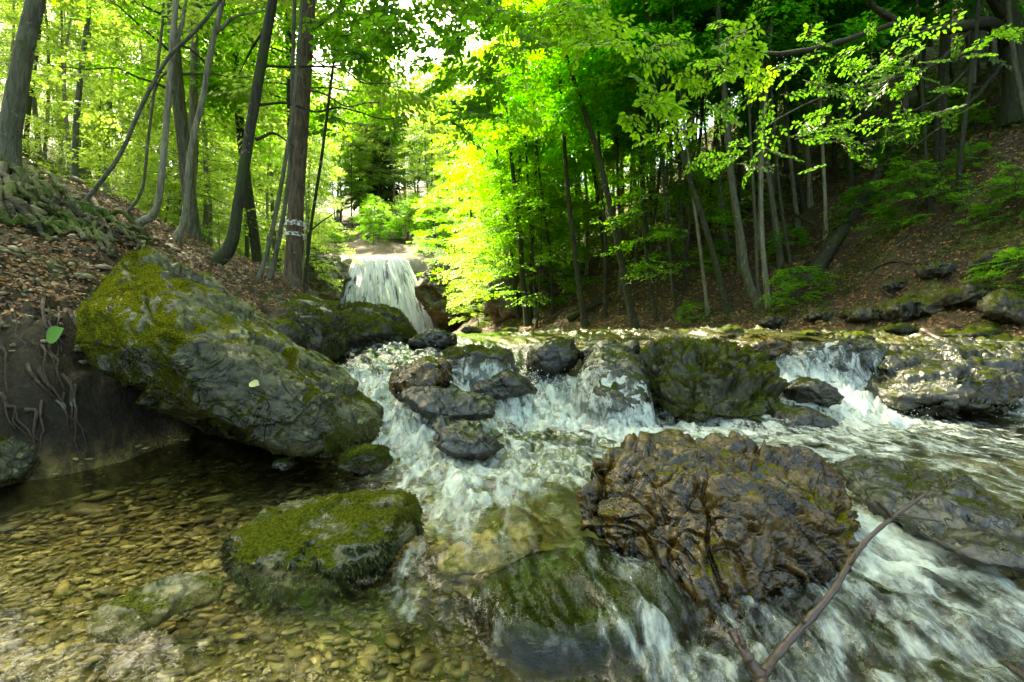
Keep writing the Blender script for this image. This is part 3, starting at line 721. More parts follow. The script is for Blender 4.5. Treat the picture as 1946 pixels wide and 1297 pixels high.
# ------------------------------------------------------------------ water
def water_mat():
    t = NT('stream_water')
    fo = t.n('ShaderNodeAttribute', attribute_name='foam').outputs['Fac']
    mp = t.n('ShaderNodeMapping'); mp.inputs['Rotation'].default_value = (0, 0, math.radians(-20)); mp.inputs['Scale'].default_value = (1, .38, .6)
    t.l(t.n('ShaderNodeNewGeometry').outputs['Position'], mp.inputs[0])
    q = mp.outputs[0]
    n1 = t.noise(q, 11, 6, .58, .9); n2 = t.noise(q, 50, 5, .65, .4); n3 = t.noise(t.pos(), 160, 3, .7)
    k = t.math('ADD', t.math('MULTIPLY', t.math('SUBTRACT', n1, .5), 1.9), t.math('MULTIPLY', t.math('SUBTRACT', n2, .5), .7))
    fac = t.ramp(t.math('ADD', fo, t.math('MULTIPLY', k, t.ramp(fo, 0, .3))), .26, 1.08)
    bub = t.vor(t.pos(), 95, 'F1')
    h = t.math('ADD', t.math('MULTIPLY', n1, .7), t.math('ADD', t.math('MULTIPLY', n2, .5), t.math('MULTIPLY', n3, .2)))
    nf = t.bump(t.math('ADD', h, t.math('MULTIPLY', bub, .2)), .7, .025)
    cn = t.bump(t.math('ADD', t.math('MULTIPLY', n2, .5), t.math('MULTIPLY', n1, 1.0)), .45, .02)
    foam = t.bsdf(t.mix(n2, (.60, .67, .56), (.86, .90, .84)), .45, nf, .5)
    tl = t.n('ShaderNodeBsdfTranslucent'); tl.inputs[0].default_value = (.75, .85, .68, 1)
    fm = t.n('ShaderNodeMixShader'); fm.inputs[0].default_value = .25
    t.l(foam, fm.inputs[1]); t.l(tl.outputs[0], fm.inputs[2])
    tr = t.n('ShaderNodeBsdfTransparent'); tr.inputs[0].default_value = (.95, .95, .80, 1)
    gl = t.n('ShaderNodeBsdfGlossy'); gl.inputs['Roughness'].default_value = .06; gl.inputs[0].default_value = (1, 1, 1, 1); t.l(cn, gl.inputs['Normal'])
    fr = t.n('ShaderNodeFresnel'); fr.inputs[0].default_value = 1.33; t.l(cn, fr.inputs['Normal'])
    cl = t.n('ShaderNodeMixShader'); t.l(fr.outputs[0], cl.inputs[0]); t.l(tr.outputs[0], cl.inputs[1]); t.l(gl.outputs[0], cl.inputs[2])
    mx = t.n('ShaderNodeMixShader'); t.l(fac, mx.inputs[0]); t.l(cl.outputs[0], mx.inputs[1]); t.l(fm.outputs[0], mx.inputs[2])
    return t.done(mx.outputs[0])
M['water'] = water_mat()
ca, sa = math.cos(math.radians(20)), math.sin(math.radians(20))
HM = {}
LIFT = {'sunken_rock': .022, 'yellow_stone': .03, 'shelf_rock': -.03, 'veiled_rock': -.02, 'rock_shelf': -.012, 'rock_ledge': -.012}
for nm in LIFT:
    ob = bpy.data.objects[nm]; n_ = len(ob.data.vertices)
    co = np.empty(n_ * 3, dtype=np.float32); ob.data.vertices.foreach_get('co', co); co = co.reshape(-1, 3) + np.array(ob.location[:])
    st = .02; x0, y0 = co[:, 0].min() - .1, co[:, 1].min() - .1
    R = np.full((int((co[:, 0].max() + .1 - x0) / st) + 2, int((co[:, 1].max() + .1 - y0) / st) + 2), -9.0)
    np.maximum.at(R, (((co[:, 0] - x0) / st).astype(int), ((co[:, 1] - y0) / st).astype(int)), co[:, 2])
    for _ in range(2):
        m = R < -5; nb = np.max([np.roll(R, 1, 0), np.roll(R, -1, 0), np.roll(R, 1, 1), np.roll(R, -1, 1)], axis=0)
        if _ == 0: R = np.where(m, nb, R)
    R = np.where(R < -5, R[R > -5].min() - .05, R)
    for _ in range(2): R = (R + np.roll(R, 1, 0) + np.roll(R, -1, 0) + np.roll(R, 1, 1) + np.roll(R, -1, 1)) / 5
    HM[nm] = (R, x0, y0, st)
def water_surface(x, y):
    w3 = water3(x, y)
    fo = np.clip(w3[:, 1], 0, 1); tu = np.clip(w3[:, 2], .04, 2)
    ac = x * ca + y * sa; al = -x * sa + y * ca
    Q = np.stack([ac, al * .5, np.zeros_like(x)], 1)
    Q[:, :2] += .06 * np.stack([noise3(Q * 5, 71), noise3(Q * 5, 72)], 1)
    dist = np.clip(y / 3, .35, 1.6)
    amp = tu * (.30 + .5 * fo)
    z = w3[:, 0] + amp * (.16 * fbm(Q * 3.2, 3, 81) * np.clip(dist, .3, 1) + .11 * fbm(Q * 8, 4, 82, .6) + .022 * fbm(Q * 28, 3, 84, .55))
    rid = fbm(Q * 11, 3, 86, .55, True)
    z += amp * fo * .10 * (rid - .35)
    film = np.full(len(x), -9.0)
    for nm in LIFT:
        R, x0, y0, st = HM[nm]
        gx = (x - x0) / st; gy = (y - y0) / st
        ok = (gx > 0) & (gy > 0) & (gx < R.shape[0] - 2) & (gy < R.shape[1] - 2)
        ix = np.clip(gx.astype(int), 0, R.shape[0] - 2); iy = np.clip(gy.astype(int), 0, R.shape[1] - 2)
        fx = gx - ix; fy = gy - iy
        h = (R[ix, iy] * (1 - fx) + R[ix + 1, iy] * fx) * (1 - fy) + (R[ix, iy + 1] * (1 - fx) + R[ix + 1, iy + 1] * fx) * fy
        lift = LIFT[nm]
        film = np.where(ok, np.maximum(film, h + lift), film)
    film = film + .012 * fbm(Q * np.array([22, 9, 1]), 3, 88)
    on = sstep(-.01, .03, film - z)
    z = np.where(film > -5, np.maximum(z, film), z)
    fo = fo * (1 - .35 * on) + on * .12
    return z, fo, tu
x, y, Fq = fan(0, -.7, 1.2, 43, 760, -66, 66, 900)
z, fo, tu = water_surface(x, y)
g = terrain(x, y)
keep = (z > g - .12)
Fq = Fq[keep[Fq].any(1)]
fo_ = fo.copy()
used = np.zeros(len(x), bool); used[Fq.ravel()] = True
idx = np.cumsum(used) - 1
V = np.stack([x, y, z], 1)[used]
wo = mk_obj('water', mk_mesh('water', V, idx[Fq], [M['water']], True, None, {'foam': fo_[used]}))
tag(wo, kind='structure')

# ------------------------------------------------------------------ waterfall
def fall_mat():
    t = NT('falling_water')
    sep = t.n('ShaderNodeAttribute', attribute_name='u').outputs['Fac']
    v = t.n('ShaderNodeAttribute', attribute_name='v').outputs['Fac']
    cb = t.n('ShaderNodeCombineXYZ'); t.l(t.math('MULTIPLY', sep, 17.0), cb.inputs[0]); t.l(t.math('MULTIPLY', v, 2.2), cb.inputs[1])
    n1 = t.noise(cb.outputs[0], 1.0, 6, .7, .4)
    cb2 = t.n('ShaderNodeCombineXYZ'); t.l(t.math('MULTIPLY', sep, 80.0), cb2.inputs[0]); t.l(t.math('MULTIPLY', v, 9.0), cb2.inputs[1])
    n2 = t.noise(cb2.outputs[0], 1.0, 4, .7, .6)
    fac = t.ramp(t.math('ADD', t.math('MULTIPLY', n1, .75), t.math('MULTIPLY', n2, .35)), .42, .55)
    fac = t.math('MAXIMUM', fac, t.ramp(v, .05, 0.0, 0, .5))
    d = t.bsdf((.94, .95, 1.0), .5, t.bump(n2, .5, .1), .4)
    tl = t.n('ShaderNodeBsdfTranslucent'); tl.inputs[0].default_value = (.88, .9, .95, 1)
    dm = t.n('ShaderNodeMixShader'); dm.inputs[0].default_value = .35; t.l(d, dm.inputs[1]); t.l(tl.outputs[0], dm.inputs[2])
    tr = t.n('ShaderNodeBsdfTransparent')
    mx = t.n('ShaderNodeMixShader'); t.l(fac, mx.inputs[0]); t.l(tr.outputs[0], mx.inputs[1]); t.l(dm.outputs[0], mx.inputs[2])
    return t.done(mx.outputs[0])
M['fall'] = fall_mat()
FY = 34.2
nu, nv = 160, 90
u, v = np.meshgrid(np.linspace(0, 1, nu), np.linspace(0, 1, nv))
topx = 672 + 98 * u; botx = 634 + 196 * u
e = v ** .75
pxx = topx * (1 - e) + botx * e
lo = 492 - 6 * np.sin(np.pi * u)
pyy = lo + (642 - lo) * v
L = []
for a, b in ((0, 0),):
    pass
bx = (pxx.ravel() - PW / 2) / F
by = -(pyy.ravel() - PH / 2) / F
Yf = FY + 1.2 * (1 - v.ravel()) ** 2 - .8 * np.sin(np.pi * u.ravel()) * (.4 + .6 * v.ravel())
tt = Yf / (CP - by * SP)
V = np.stack([bx * tt, Yf, CAMZ + (SP + by * CP) * tt], 1)
V[:, 1] += .35 * fbm(np.stack([u.ravel() * 18, v.ravel() * 1.5, 0 * u.ravel()], 1), 3, 77) + .12 * fbm(np.stack([u.ravel() * 60, v.ravel() * 5, 0 * u.ravel()], 1), 2, 78)
i = np.arange(nv - 1)[:, None] * nu; j = np.arange(nu - 1)[None]
Fq = np.stack([i + j, i + j + 1, i + nu + j + 1, i + nu + j], -1).reshape(-1, 4)
top = V[:nu].copy(); top[:, 1] += 3.5; top[:, 2] += .15
V2 = np.vstack([V, top])
Fq = np.vstack([Fq, np.stack([np.arange(nu - 1) + nu * nv, np.arange(nu - 1) + 1 + nu * nv, np.arange(nu - 1) + 1, np.arange(nu - 1)], 1)])
base = np.array([V[:, 0].mean(), FY, V[:, 2].min()])
wf = mk_obj('waterfall', mk_mesh('waterfall', V2 - base, Fq, [M['fall']], True, None, {'u': np.concatenate([u.ravel(), u[0]]), 'v': np.concatenate([v.ravel(), np.zeros(nu)])}))
wf.location = base
tag(wf, 'white waterfall fanning out as it drops into the gorge', 'waterfall')
# dark rock wall behind the falling water
add_rock('cliff_rock', 'dark wet rock face behind the falling water', 'cliff', shape([(645, 640), (655, 560), (664, 502), (700, 497), (745, 496), (785, 505), (810, 570), (835, 640)], 36.6, 2.6, .85, 1), M['rock_wet'], 5, 20, d_basic(1.5, 400, .6, 1.0))

# ------------------------------------------------------------------ foliage
LT = np.array([[0, 0, 0], [.3, .27, .05], [.68, .24, .03], [1, 0, -.10], [.68, -.24, .03], [.3, -.27, .05]])
def leaf_verts(P, X, Nn, size, wid=1.0):
    """six-point leaves at P pointing along X with face normal Nn"""
    X = X / (np.linalg.norm(X, axis=1)[:, None] + 1e-9)
    Yv = np.cross(Nn, X); Yv /= np.linalg.norm(Yv, axis=1)[:, None] + 1e-9
    Z = np.cross(X, Yv)
    V = P[:, None] + size[:, None, None] * (LT[None, :, 0:1] * X[:, None] + wid * LT[None, :, 1:2] * Yv[:, None] + LT[None, :, 2:3] * Z[:, None])
    n = len(P)
    k = np.arange(n)[:, None] * 6
    Fq = np.concatenate([k + np.array([[0, 3, 2, 1]]), k + np.array([[0, 5, 4, 3]])])
    return V.reshape(-1, 3), Fq
def spray_template(r, L=.8, sp=.06):
    """a flat leafy branchlet: leaf bases, leaf directions, twig segments"""
    P, D, S = [], [], []
    S.append((np.zeros(3), np.array([L, 0, -.06])))
    x = .08; side = 1
    while x < L:
        l = (.42 * L) * (1 - .62 * x / L) * r.uniform(.7, 1.15)
        a = math.radians(r.uniform(38, 58)) * side
        b = np.array([x, 0, -.06 * x / L]); d = np.array([math.cos(a), math.sin(a), r.uniform(-.15, .05)])
        S.append((b, b + d * l))
        s = .04; sd = 1
        while s < l:
            aa = a + sd * math.radians(r.uniform(30, 65))
            P.append(b + d * s); D.append([math.cos(aa), math.sin(aa), r.uniform(-.45, .1)])
            s += sp * r.uniform(.8, 1.2) * .62; sd = -sd
        P.append(b + d * l); D.append([d[0], d[1], -.2])
        x += sp * r.uniform(1.0, 1.5); side = -side
    return np.array(P), np.array(D), S
def moss_on(name, n, ln, cond, seed, hang=.6, mat='moss'):
    r = np.random.default_rng(seed)
    o = bpy.data.objects[name]; P, Fc = RD[name]; N = vnorm(P, Fc); b = np.array(o.location[:])
    w_ = np.nonzero(cond(P, N) & (fbm(P * 9, 3, seed) > -.12))[0]
    k = w_[r.integers(len(w_), size=n)]
    D = N[k] * (1 - hang) + np.array([0, 0, -hang]) + r.normal(0, .28, (n, 3))
    V, Fq = leaf_verts(P[k] - b - N[k] * .002, D, N[k] + r.normal(0, .5, (n, 3)), ln * r.uniform(.5, 1.4, n), .42)
    mk_obj('moss', mk_mesh('moss', V, Fq, [M[mat]], False), o)
M['moss'] = leaf_mat('moss_tuft', (0.075, 0.09, 0.007), (0.07, 0.09, 0.006), .35, .6, .7)
M['moss_dark'] = leaf_mat('moss_tuft_wet', (0.03, 0.042, 0.006), (0.035, 0.05, 0.005), .35, .6, .45)
moss_on('mossy_rock', 26000, .020, lambda P, N: (N[:, 1] < -.1) & (N[:, 2] < .55), 1, .72, 'moss_dark')
moss_on('mossy_rock', 5000, .009, lambda P, N: (N[:, 2] > .5) & (P[:, 0] > -.32), 2, .2)
moss_on('boulder', 14000, .012, lambda P, N: (P[:, 0] > -.80) & (N[:, 1] < .2) & (P[:, 2] < .34), 3, .6)
moss_on('boulder', 16000, .008, lambda P, N: (N[:, 0] < -.05) & (N[:, 1] < .1) & (fbm(P * 3, 3, 5) > .0), 4, .3)
moss_on('cascade_boulder', 30000, .020, lambda P, N: (N[:, 2] > .0) & (N[:, 1] < .4) & (fbm(P * 4, 3, 6) > 0), 5, .3)
moss_on('block_rock', 9000, .018, lambda P, N: (N[:, 2] > .3) | (N[:, 0] > .4), 6, .4)
moss_on('mossy_hump', 6000, .022, lambda P, N: N[:, 2] > .1, 7, .2)
moss_on('small_rock', 4000, .010, lambda P, N: N[:, 2] > .2, 8, .2)
moss_on('flat_rock', 9000, .012, lambda P, N: (P[:, 0] > 1.45) & (N[:, 2] < .9), 9, .5)
moss_on('shelf_rock', 5000, .018, lambda P, N: (N[:, 2] > .3) & (P[:, 0] < -.2), 10, .4)
moss_on('rock_outcrop', 5000, .03, lambda P, N: (N[:, 2] > .35) & (fbm(P * 3, 3, 6) > .1), 11, .4)
_rs = np.random.default_rng(5)
TPL = [spray_template(_rs, .8, .075) for _ in range(6)]
def make_sprays(B, D, r, scale, leaf, acc, tilt=.35, leafmat=0, twigs=False, thin=1.0):
    """place leafy branchlets at points B heading along D"""
    for k in range(len(B)):
        P, Dl, S = TPL[r.integers(len(TPL))]
        X = D[k] / np.linalg.norm(D[k])
        up = np.array([0, 0, 1.0]) + r.normal(0, tilt, 3)
        Yv = np.cross(up, X); Yv /= np.linalg.norm(Yv) + 1e-9
        Z = np.cross(X, Yv)
        R = np.stack([X, Yv, Z], 0)
        sc = scale * r.uniform(.75, 1.25)
        if thin < 1:
            m = r.random(len(P)) < thin
            P, Dl = P[m], Dl[m]
        wp = B[k] + (P * sc) @ R
        wd = Dl @ R
        nn = Z[None] + r.normal(0, .35, (len(P), 3))
        V, Fq = leaf_verts(wp, wd, nn, leaf * r.uniform(.7, 1.2, len(P)))
        acc.add(V, Fq, None, leafmat)
        if twigs:
            for a, b in S[:1 if twigs == 1 else None]:
                A_, B_ = B[k] + (a * sc) @ R, B[k] + (b * sc) @ R
                acc.tube(np.array([A_, (A_ + B_) / 2, B_]), [.006 * sc, .0045 * sc, .002], 4, m=1)
def tree_variant(seed, H, h0, spread, nl, nsp, leaf, sscale, rad, lean=.06, leafmat='leaf_mid', bark='bark_grey', twist=.25, thin=1.0):
    """returns (trunk mesh, crown mesh): a slender beech with layered sprays"""
    r = np.random.default_rng(seed)
    zs = np.linspace(-.3, H, 26)
    ph = r.uniform(0, 6.28)
    wob = np.stack([np.sin(zs * .55 + ph) * twist * .5 + lean * zs * math.cos(ph), np.cos(zs * .43 + ph * 2) * twist * .5 + lean * zs * math.sin(ph), zs], 1)
    wob[:, :2] -= wob[1, :2]
    rd = rad * (1 - .85 * np.clip(zs, 0, None) / H) * (1 + .7 * np.exp(-np.clip(zs + .1, 0, None) * 5))
    tr = Acc(); tr.tube(wob, rd, 9, .12, seed)
    cr = Acc()
    Bs, Ds = [], []
    for k in range(nl):
        f = (k + r.uniform(0, .9)) / nl
        h = h0 + (H - h0) * f
        a = k * 2.4 + r.uniform(-.5, .5)
        prof = max(.12, math.sin(math.pi * min(1, .18 + .82 * f)) ** .7)
        Ln = spread * prof * r.uniform(.65, 1.2)
        c = np.array([np.interp(h, zs, wob[:, 0]), np.interp(h, zs, wob[:, 1]), h])
        d = np.array([math.cos(a), math.sin(a), 0])
        tt = np.linspace(0, 1, 6)
        rise = r.uniform(.0, .35); droop = r.uniform(.15, .4)
        pth = c + d * (tt * Ln)[:, None] + np.array([0, 0, 1]) * (rise * Ln * tt - droop * Ln * tt ** 2)[:, None]
        pth += r.normal(0, .04 * Ln, pth.shape) * tt[:, None]
        r0 = max(.008, .22 * np.interp(h, zs, rd))
        tr.tube(pth, r0 * (1 - .85 * tt) + .003, 5)
        for q in range(nsp):
            t = r.uniform(.22, 1.0) ** .8
            b = np.array([np.interp(t, tt, pth[:, i]) for i in range(3)])
            aa = a + r.normal(0, .75)
            b = b + np.array([math.cos(aa), math.sin(aa), 0]) * r.uniform(0, .25) * Ln * .5 + np.array([0, 0, r.normal(0, .08)])
            Bs.append(b); Ds.append([math.cos(aa), math.sin(aa), r.uniform(-.45, .12)])
    make_sprays(np.array(Bs), np.array(Ds), r, sscale, leaf, cr, .3, thin=thin)
    return (tr.mesh('tree_trunk', [M[bark]]), cr.mesh('tree_crown', [M[leafmat]], False))
def conifer_variant(seed, H, spread, rad):
    r = np.random.default_rng(seed)
    tr = Acc(); zs = np.linspace(-.3, H, 14)
    tr.tube(np.stack([zs * 0, zs * 0, zs], 1), rad * (1 - .95 * np.clip(zs, 0, None) / H) + .01, 8, .08, seed)
    P, D, N = [], [], []
    nl = int(H * 9)
    for k in range(nl):
        f = k / nl; h = H * (.12 + .88 * f); a = k * 2.399 + r.uniform(-.3, .3)
        Ln = spread * (1 - f) ** .8 * r.uniform(.7, 1.15) + .15
        m = int(26 * Ln) + 8
        t = r.random(m) ** .7
        b = np.stack([np.cos(a) * Ln * t, np.sin(a) * Ln * t, h + Ln * (.12 * t - .38 * t ** 2)], 1)
        s = r.choice([-1, 1], m)
        aa = a + s * r.uniform(.3, 1.0, m)
        P.append(b); D.append(np.stack([np.cos(aa), np.sin(aa), r.uniform(-.7, -.1, m)], 1))
    P = np.vstack(P); D = np.vstack(D)
    V, Fq = leaf_verts(P, D, np.array([0, 0, 1.0]) + r.normal(0, .4, (len(P), 3)), r.uniform(.22, .5, len(P)))
    c = Acc(); c.add(V, Fq)
    return (tr.mesh('conifer_trunk', [M['bark_fir']]), c.mesh('conifer_crown', [M['needle']], False))

# crown variants (shared by the copies)
VAR = {}
def var(kind):
    if kind not in VAR:
        k = kind[0]; s = kind[1]
        if k == 'sun':    VAR[kind] = tree_variant(100 + s, 13, 2.6, 2.5, 46, 12, .088, .95, .11, leafmat='leaf_sun', bark='bark_grey', thin=.9)
        elif k == 'mid':  VAR[kind] = tree_variant(200 + s, 12, 3.6, 2.3, 44, 12, .09, .95, .10, leafmat='leaf_mid', bark='bark_dark', thin=.9)
        elif k == 'deep': VAR[kind] = tree_variant(300 + s, 13, 4.2, 2.4, 42, 12, .095, 1.0, .10, leafmat='leaf_deep', bark='bark_dark', thin=.9)
        elif k == 'low':  VAR[kind] = tree_variant(400 + s, 4.2, .7, 1.7, 26, 9, .075, .75, .035, leafmat='leaf_mid', bark='bark_dark', thin=.75)
        elif k == 'lowsun': VAR[kind] = tree_variant(450 + s, 4.2, .7, 1.7, 26, 9, .075, .75, .035, leafmat='leaf_sun', bark='bark_grey', thin=.75)
        elif k == 'pole': VAR[kind] = tree_variant(700 + s, 14, 6.0, 1.5, 26, 9, .095, .9, .065, .025, 'leaf_deep', ('bark_dark', 'bark_grey', 'bark_pale')[s], .35, .9)
        elif k == 'polesun': VAR[kind] = tree_variant(750 + s, 14, 6.5, 1.6, 24, 9, .085, .9, .075, .03, 'leaf_sun', ('bark_dark', 'bark_grey', 'bark_pale')[s], .35, .8)
        elif k == 'con':  VAR[kind] = conifer_variant(500 + s, 20, 2.6, .22)
        elif k == 'bush': VAR[kind] = tree_variant(600 + s, 1.6, .15, 1.0, 20, 7, .06, .5, .02, leafmat='leaf_mid', bark='bark_dark')
    return VAR[kind]
def place_tree(name, kind, x, y, label, group, s=1.0, rz=None, cat='tree', z=None):
    tm, cm = var(kind)
    o = empty(name, (x, y, ground(x, y) - .05 if z is None else z), rng.uniform(0, 6.28) if rz is None else rz, s)
    tag(o, label, cat, group)
    mk_obj('trunk', tm, o); mk_obj('crown', cm, o)
    return o

# trees whose trunks are drawn one by one
def trunk_tree(name, label, pts, w0, bark, group=None, Y=None, crown=None, cat='tree', topz=None, branches=(), flare=.6, sides=14, lump=.12, crown_s=1.0, crown_z=-2.0, wtop=None):
    """pts: photo pixels up the trunk, the first where it meets the land; w0: trunk width in photo pixels"""
    b = hit(*pts[0]) if Y is None else at(pts[0][0], pts[0][1], Y)
    Yb = b[1]
    if Y is not None: b[2] = min(b[2], ground(b[0], b[1]))
    W = [b] + [at(px, py, Yb) for px, py in pts[1:]]
    d = W[-1] - W[-2]; d = d / np.linalg.norm(d)
    ext = (topz if topz else 9.0)
    while W[-1][2] < ext:
        d = d * .85 + np.array([0, 0, .15]); d /= np.linalg.norm(d)
        W.append(W[-1] + d * 1.5)
    W = np.array(W)
    dn = W[1] - W[0]; dn /= np.linalg.norm(dn)
    W = np.vstack([W[0] - dn * .25, W])
    n = 60
    pth = smooth_path(W, n)
    hgt = pth[:, 2] - b[2]
    r0 = (.74 if pts[0][0] < 800 else .84) * w0 / F * Yb / 2 * Yb / math.hypot(b[0], Yb)
    rad = r0 * (1 - .75 * np.clip(hgt, 0, None) / (ext + 3 - b[2])) * (1 + flare * np.exp(-np.clip(hgt + .05, 0, None) / (2.2 * r0 + .05)))
    o = empty(name, b)
    tag(o, label, cat, group)
    a = Acc(); a.tube(pth - b, rad, sides, lump, int(abs(pts[0][0])))
    mk_obj('trunk', a.mesh('trunk', [M[bark]]), o)
    for br in branches:
        bp = smooth_path([at(px, py, Yb + dy) for px, py, dy in br[0]], 24)
        bp = bp + .035 * np.stack([noise3(bp * 3, 5), noise3(bp * 3, 6), noise3(bp * 4, 7)], 1) * np.linspace(0, 1, 24)[:, None] ** .5
        t = np.linspace(0, 1, 24)
        ab = Acc(); ab.tube(bp - b, br[1] / F * Yb / 2 * (1 - .8 * t) + .002, 6, .1, 3)
        mk_obj('branch', ab.mesh('branch', [M[bark]]), o)
    if crown:
        c = mk_obj('crown', var(crown)[1], o)
        k = pth[np.argmin(np.abs(pth[:, 2] - (ext + crown_z - 3)))] - b
        c.location = tuple(k + np.array([0, 0, (-.2 if pts[0][0] < 800 else -2.2) * crown_s])); c.scale = (crown_s,) * 3
        c.rotation_euler = (0, 0, rng.uniform(0, 6))
    return o

LT_ = [
 ('beech_tree', 'thick smooth grey beech at the left edge above the mossy roots', [(12,320),(24,220),(48,90),(72,-20)], 62, 'bark_grey', ('sun',0), [], 8),
 ('tree', 'broad grey double trunk tree standing uphill of the leaning sapling', [(160,345),(168,240),(172,120),(178,-10)], 34, 'bark_grey', ('sun',1), [], 9),
 ('tree', 'slender trunk close beside the broad grey double trunk', [(188,340),(190,240),(198,100),(200,-10)], 16, 'bark_grey', None, [], 9),
 ('tree', 'curved sapling leaning far to the right across the other trunks', [(155,392),(225,300),(270,200),(320,110),(370,60),(425,-10)], 13, 'bark_grey', ('lowsun',1), [], 9),
 ('tree', 'dark slim trunk behind the curved leaning sapling', [(262,370),(285,260),(295,160),(312,30),(318,-10)], 15, 'bark_dark', ('sun',2), [], 9),
 ('tree', 'pale trunk with a curved foot and a fork above, right of the leaning sapling', [(265,430),(298,395),(312,280),(325,120),(335,-10)], 20, 'bark_pale', ('sun',0), [([(325,120,0),(345,50,.1),(358,-10,.2)], 12)], 9),
 ('tree', 'thin trunk with a bent foot beside the pale forked trunk', [(240,410),(270,360),(282,260),(305,80),(312,-10)], 9, 'bark_grey', None, [], 9),
 ('tree', 'pale mottled trunk with a kinked base and a long side branch', [(335,455),(352,410),(362,290),(385,190),(400,100),(425,-10)], 19, 'bark_pale', ('sun',1), [([(412,60,0),(450,30,.1),(500,22,.3)], 7)], 9),
 ('tree', 'thick sunlit ochre trunk behind the dark leaning one', [(450,478),(452,380),(460,200),(468,60),(474,-10)], 32, 'bark_pale', ('sun',2), [], 10),
 ('tree', 'dark mossy trunk leaning right with bare side branches', [(410,500),(440,460),(462,330),(490,160),(515,20),(520,-10)], 32, 'bark_dark', ('mid',0),
     [([(505,125,0),(560,128,.1),(640,128,.3),(690,160,.5),(720,165,.6)], 5), ([(492,200,0),(540,196,.2),(600,212,.3),(660,208,.5),(720,226,.7),(760,222,.8)], 5), ([(485,265,0),(520,255,.1),(560,280,.2)], 7), ([(500,60,0),(470,110,.3),(455,140,.5)], 5)], 9),
 ('tree', 'slim trunk standing close to the left of the sunlit ochre one', [(402,430),(415,330),(432,180),(440,-10)], 14, 'bark_grey', ('sun',0), [], 9),
 ('tree', 'thin grey trunk between the ochre trunk and the tall fir', [(492,530),(515,450),(545,290),(560,180),(570,60)], 13, 'bark_grey', ('sun',1), [], 9),
 ('tree', 'thin mottled trunk just left of the foot of the tall fir', [(512,535),(535,430),(552,300),(556,150)], 13, 'bark_grey', ('lowsun',0), [], 8),
 ('tree', 'sapling trunk leaning right between ochre and grey trunks', [(470,475),(500,330),(520,290),(550,200)], 10, 'bark_grey', None, [], 8),
 ('tree', 'thin dark sapling just right of the tall fir', [(580,545),(590,440),(605,340),(615,270)], 9, 'bark_dark', ('lowsun',2), [([(590,440,0),(620,415,.1),(650,395,.3)], 3)], 6),
 ('tree', 'slim dark trunk high on the left slope behind the beech', [(62,215),(85,140),(110,50),(120,-10)], 11, 'bark_grey', ('sun',2), [], 12),
 ('tree', 'slender trunk far up the left slope between beech and double trunk', [(110,190),(128,100),(140,-10)], 8, 'bark_grey', ('sun',0), [], 12),
]
for (nm, lab, pts, w0, bk, cr, br, top) in LT_:
    trunk_tree(nm, lab, pts, w0, bk, 'trees on the left bank', None, cr, 'tree', top + 2.5, br, crown_s=1.6 if nm == 'beech_tree' else 1.0)
fir = trunk_tree('fir_tree', 'tall straight brown fir trunk with white painted rings near its foot', [(556,542),(562,400),(575,200),(587,0),(590,-60)], 44, 'bark_fir', 'trees on the left bank', None, None, 'tree', 14,
     [([(585,95,0),(610,122,-.1),(650,128,-.3),(700,156,-.5),(760,160,-.7)], 4), ([(580,170,0),(620,180,-.1),(660,200,-.2),(720,196,-.3)], 4), ([(590,60,0),(640,20,-.2),(660,-10,-.3)], 5)], .25, 20, .05)
fc_ = mk_obj('crown', var(('con', 0))[1], fir)
fc_.location = (.25, 0, 4.2); fc_.scale = (1.05, 1.05, .8)
# painted rings
t = NT('white_paint')
n = t.noise(t.pos(), 30, 4, .7)
d = t.bsdf((.62, .60, .52), .8); tr = t.n('ShaderNodeBsdfTransparent')
mx = t.n('ShaderNodeMixShader'); t.l(t.ramp(n, .45, .55), mx.inputs[0]); t.l(tr.outputs[0], mx.inputs[1]); t.l(d, mx.inputs[2])
M['paint'] = t.done(mx.outputs[0])
fb = np.array(fir.location[:])
for (p0, p1) in [((560.5, 423), (560, 433)), ((559.2, 445), (559, 452))]:
    a = Acc(); A_, B_ = at(*p0, fb[1]) - fb, at(*p1, fb[1]) - fb
    rr = 44 / F * fb[1] / 2 * .985
    V, q, c = tube(np.array([A_, (A_ + B_) / 2, B_]), [rr] * 3, 24, .03, 3, False); a.add(V, q)
    mk_obj('paint_ring', a.mesh('paint_ring', [M['paint']]), fir)

# roots of the beech running down the bank
beech = [o for o in bpy.data.objects if o.name.startswith('beech_tree')][0]
bb = np.array(beech.location[:])
def on_land(px, py, lift=0.02):
    p = hit(px, py, 1.9, 12); p[2] += lift; return p
RT = [[(25,320),(70,370),(130,420),(180,455),(215,475)], [(15,325),(50,365),(110,405),(190,440),(235,470)], [(5,330),(20,385),(60,425),(120,445),(165,462)], [(30,318),(90,365),(160,400),(210,425),(255,465)],
      [(-10,335),(0,400),(40,430),(90,440)], [(40,315),(110,355),(170,390),(240,425),(280,455)], [(10,340),(60,395),(100,410),(150,440)], [(45,330),(100,380),(140,395),(200,430)],
      [(-10,360),(30,400),(80,430),(140,455)], [(35,335),(80,380),(150,420),(170,445)], [(60,350),(120,375),(190,408),(225,440)], [(0,380),(50,415),(110,432),(140,442)], [(80,372),(140,405),(200,452)], [(20,350),(90,395),(130,425),(190,460)],
      [(150,395),(200,420),(250,450),(290,462)], [(120,400),(165,425),(205,460),(215,470)]]
_r = np.random.default_rng(3)
for k in range(22):
    q = RT[_r.integers(16)]; o_ = _r.normal(0, 14, 2)
    RT.append([(a + o_[0] + _r.normal(0, 9), b + abs(o_[1]) * .6 + _r.normal(0, 7)) for a, b in q])
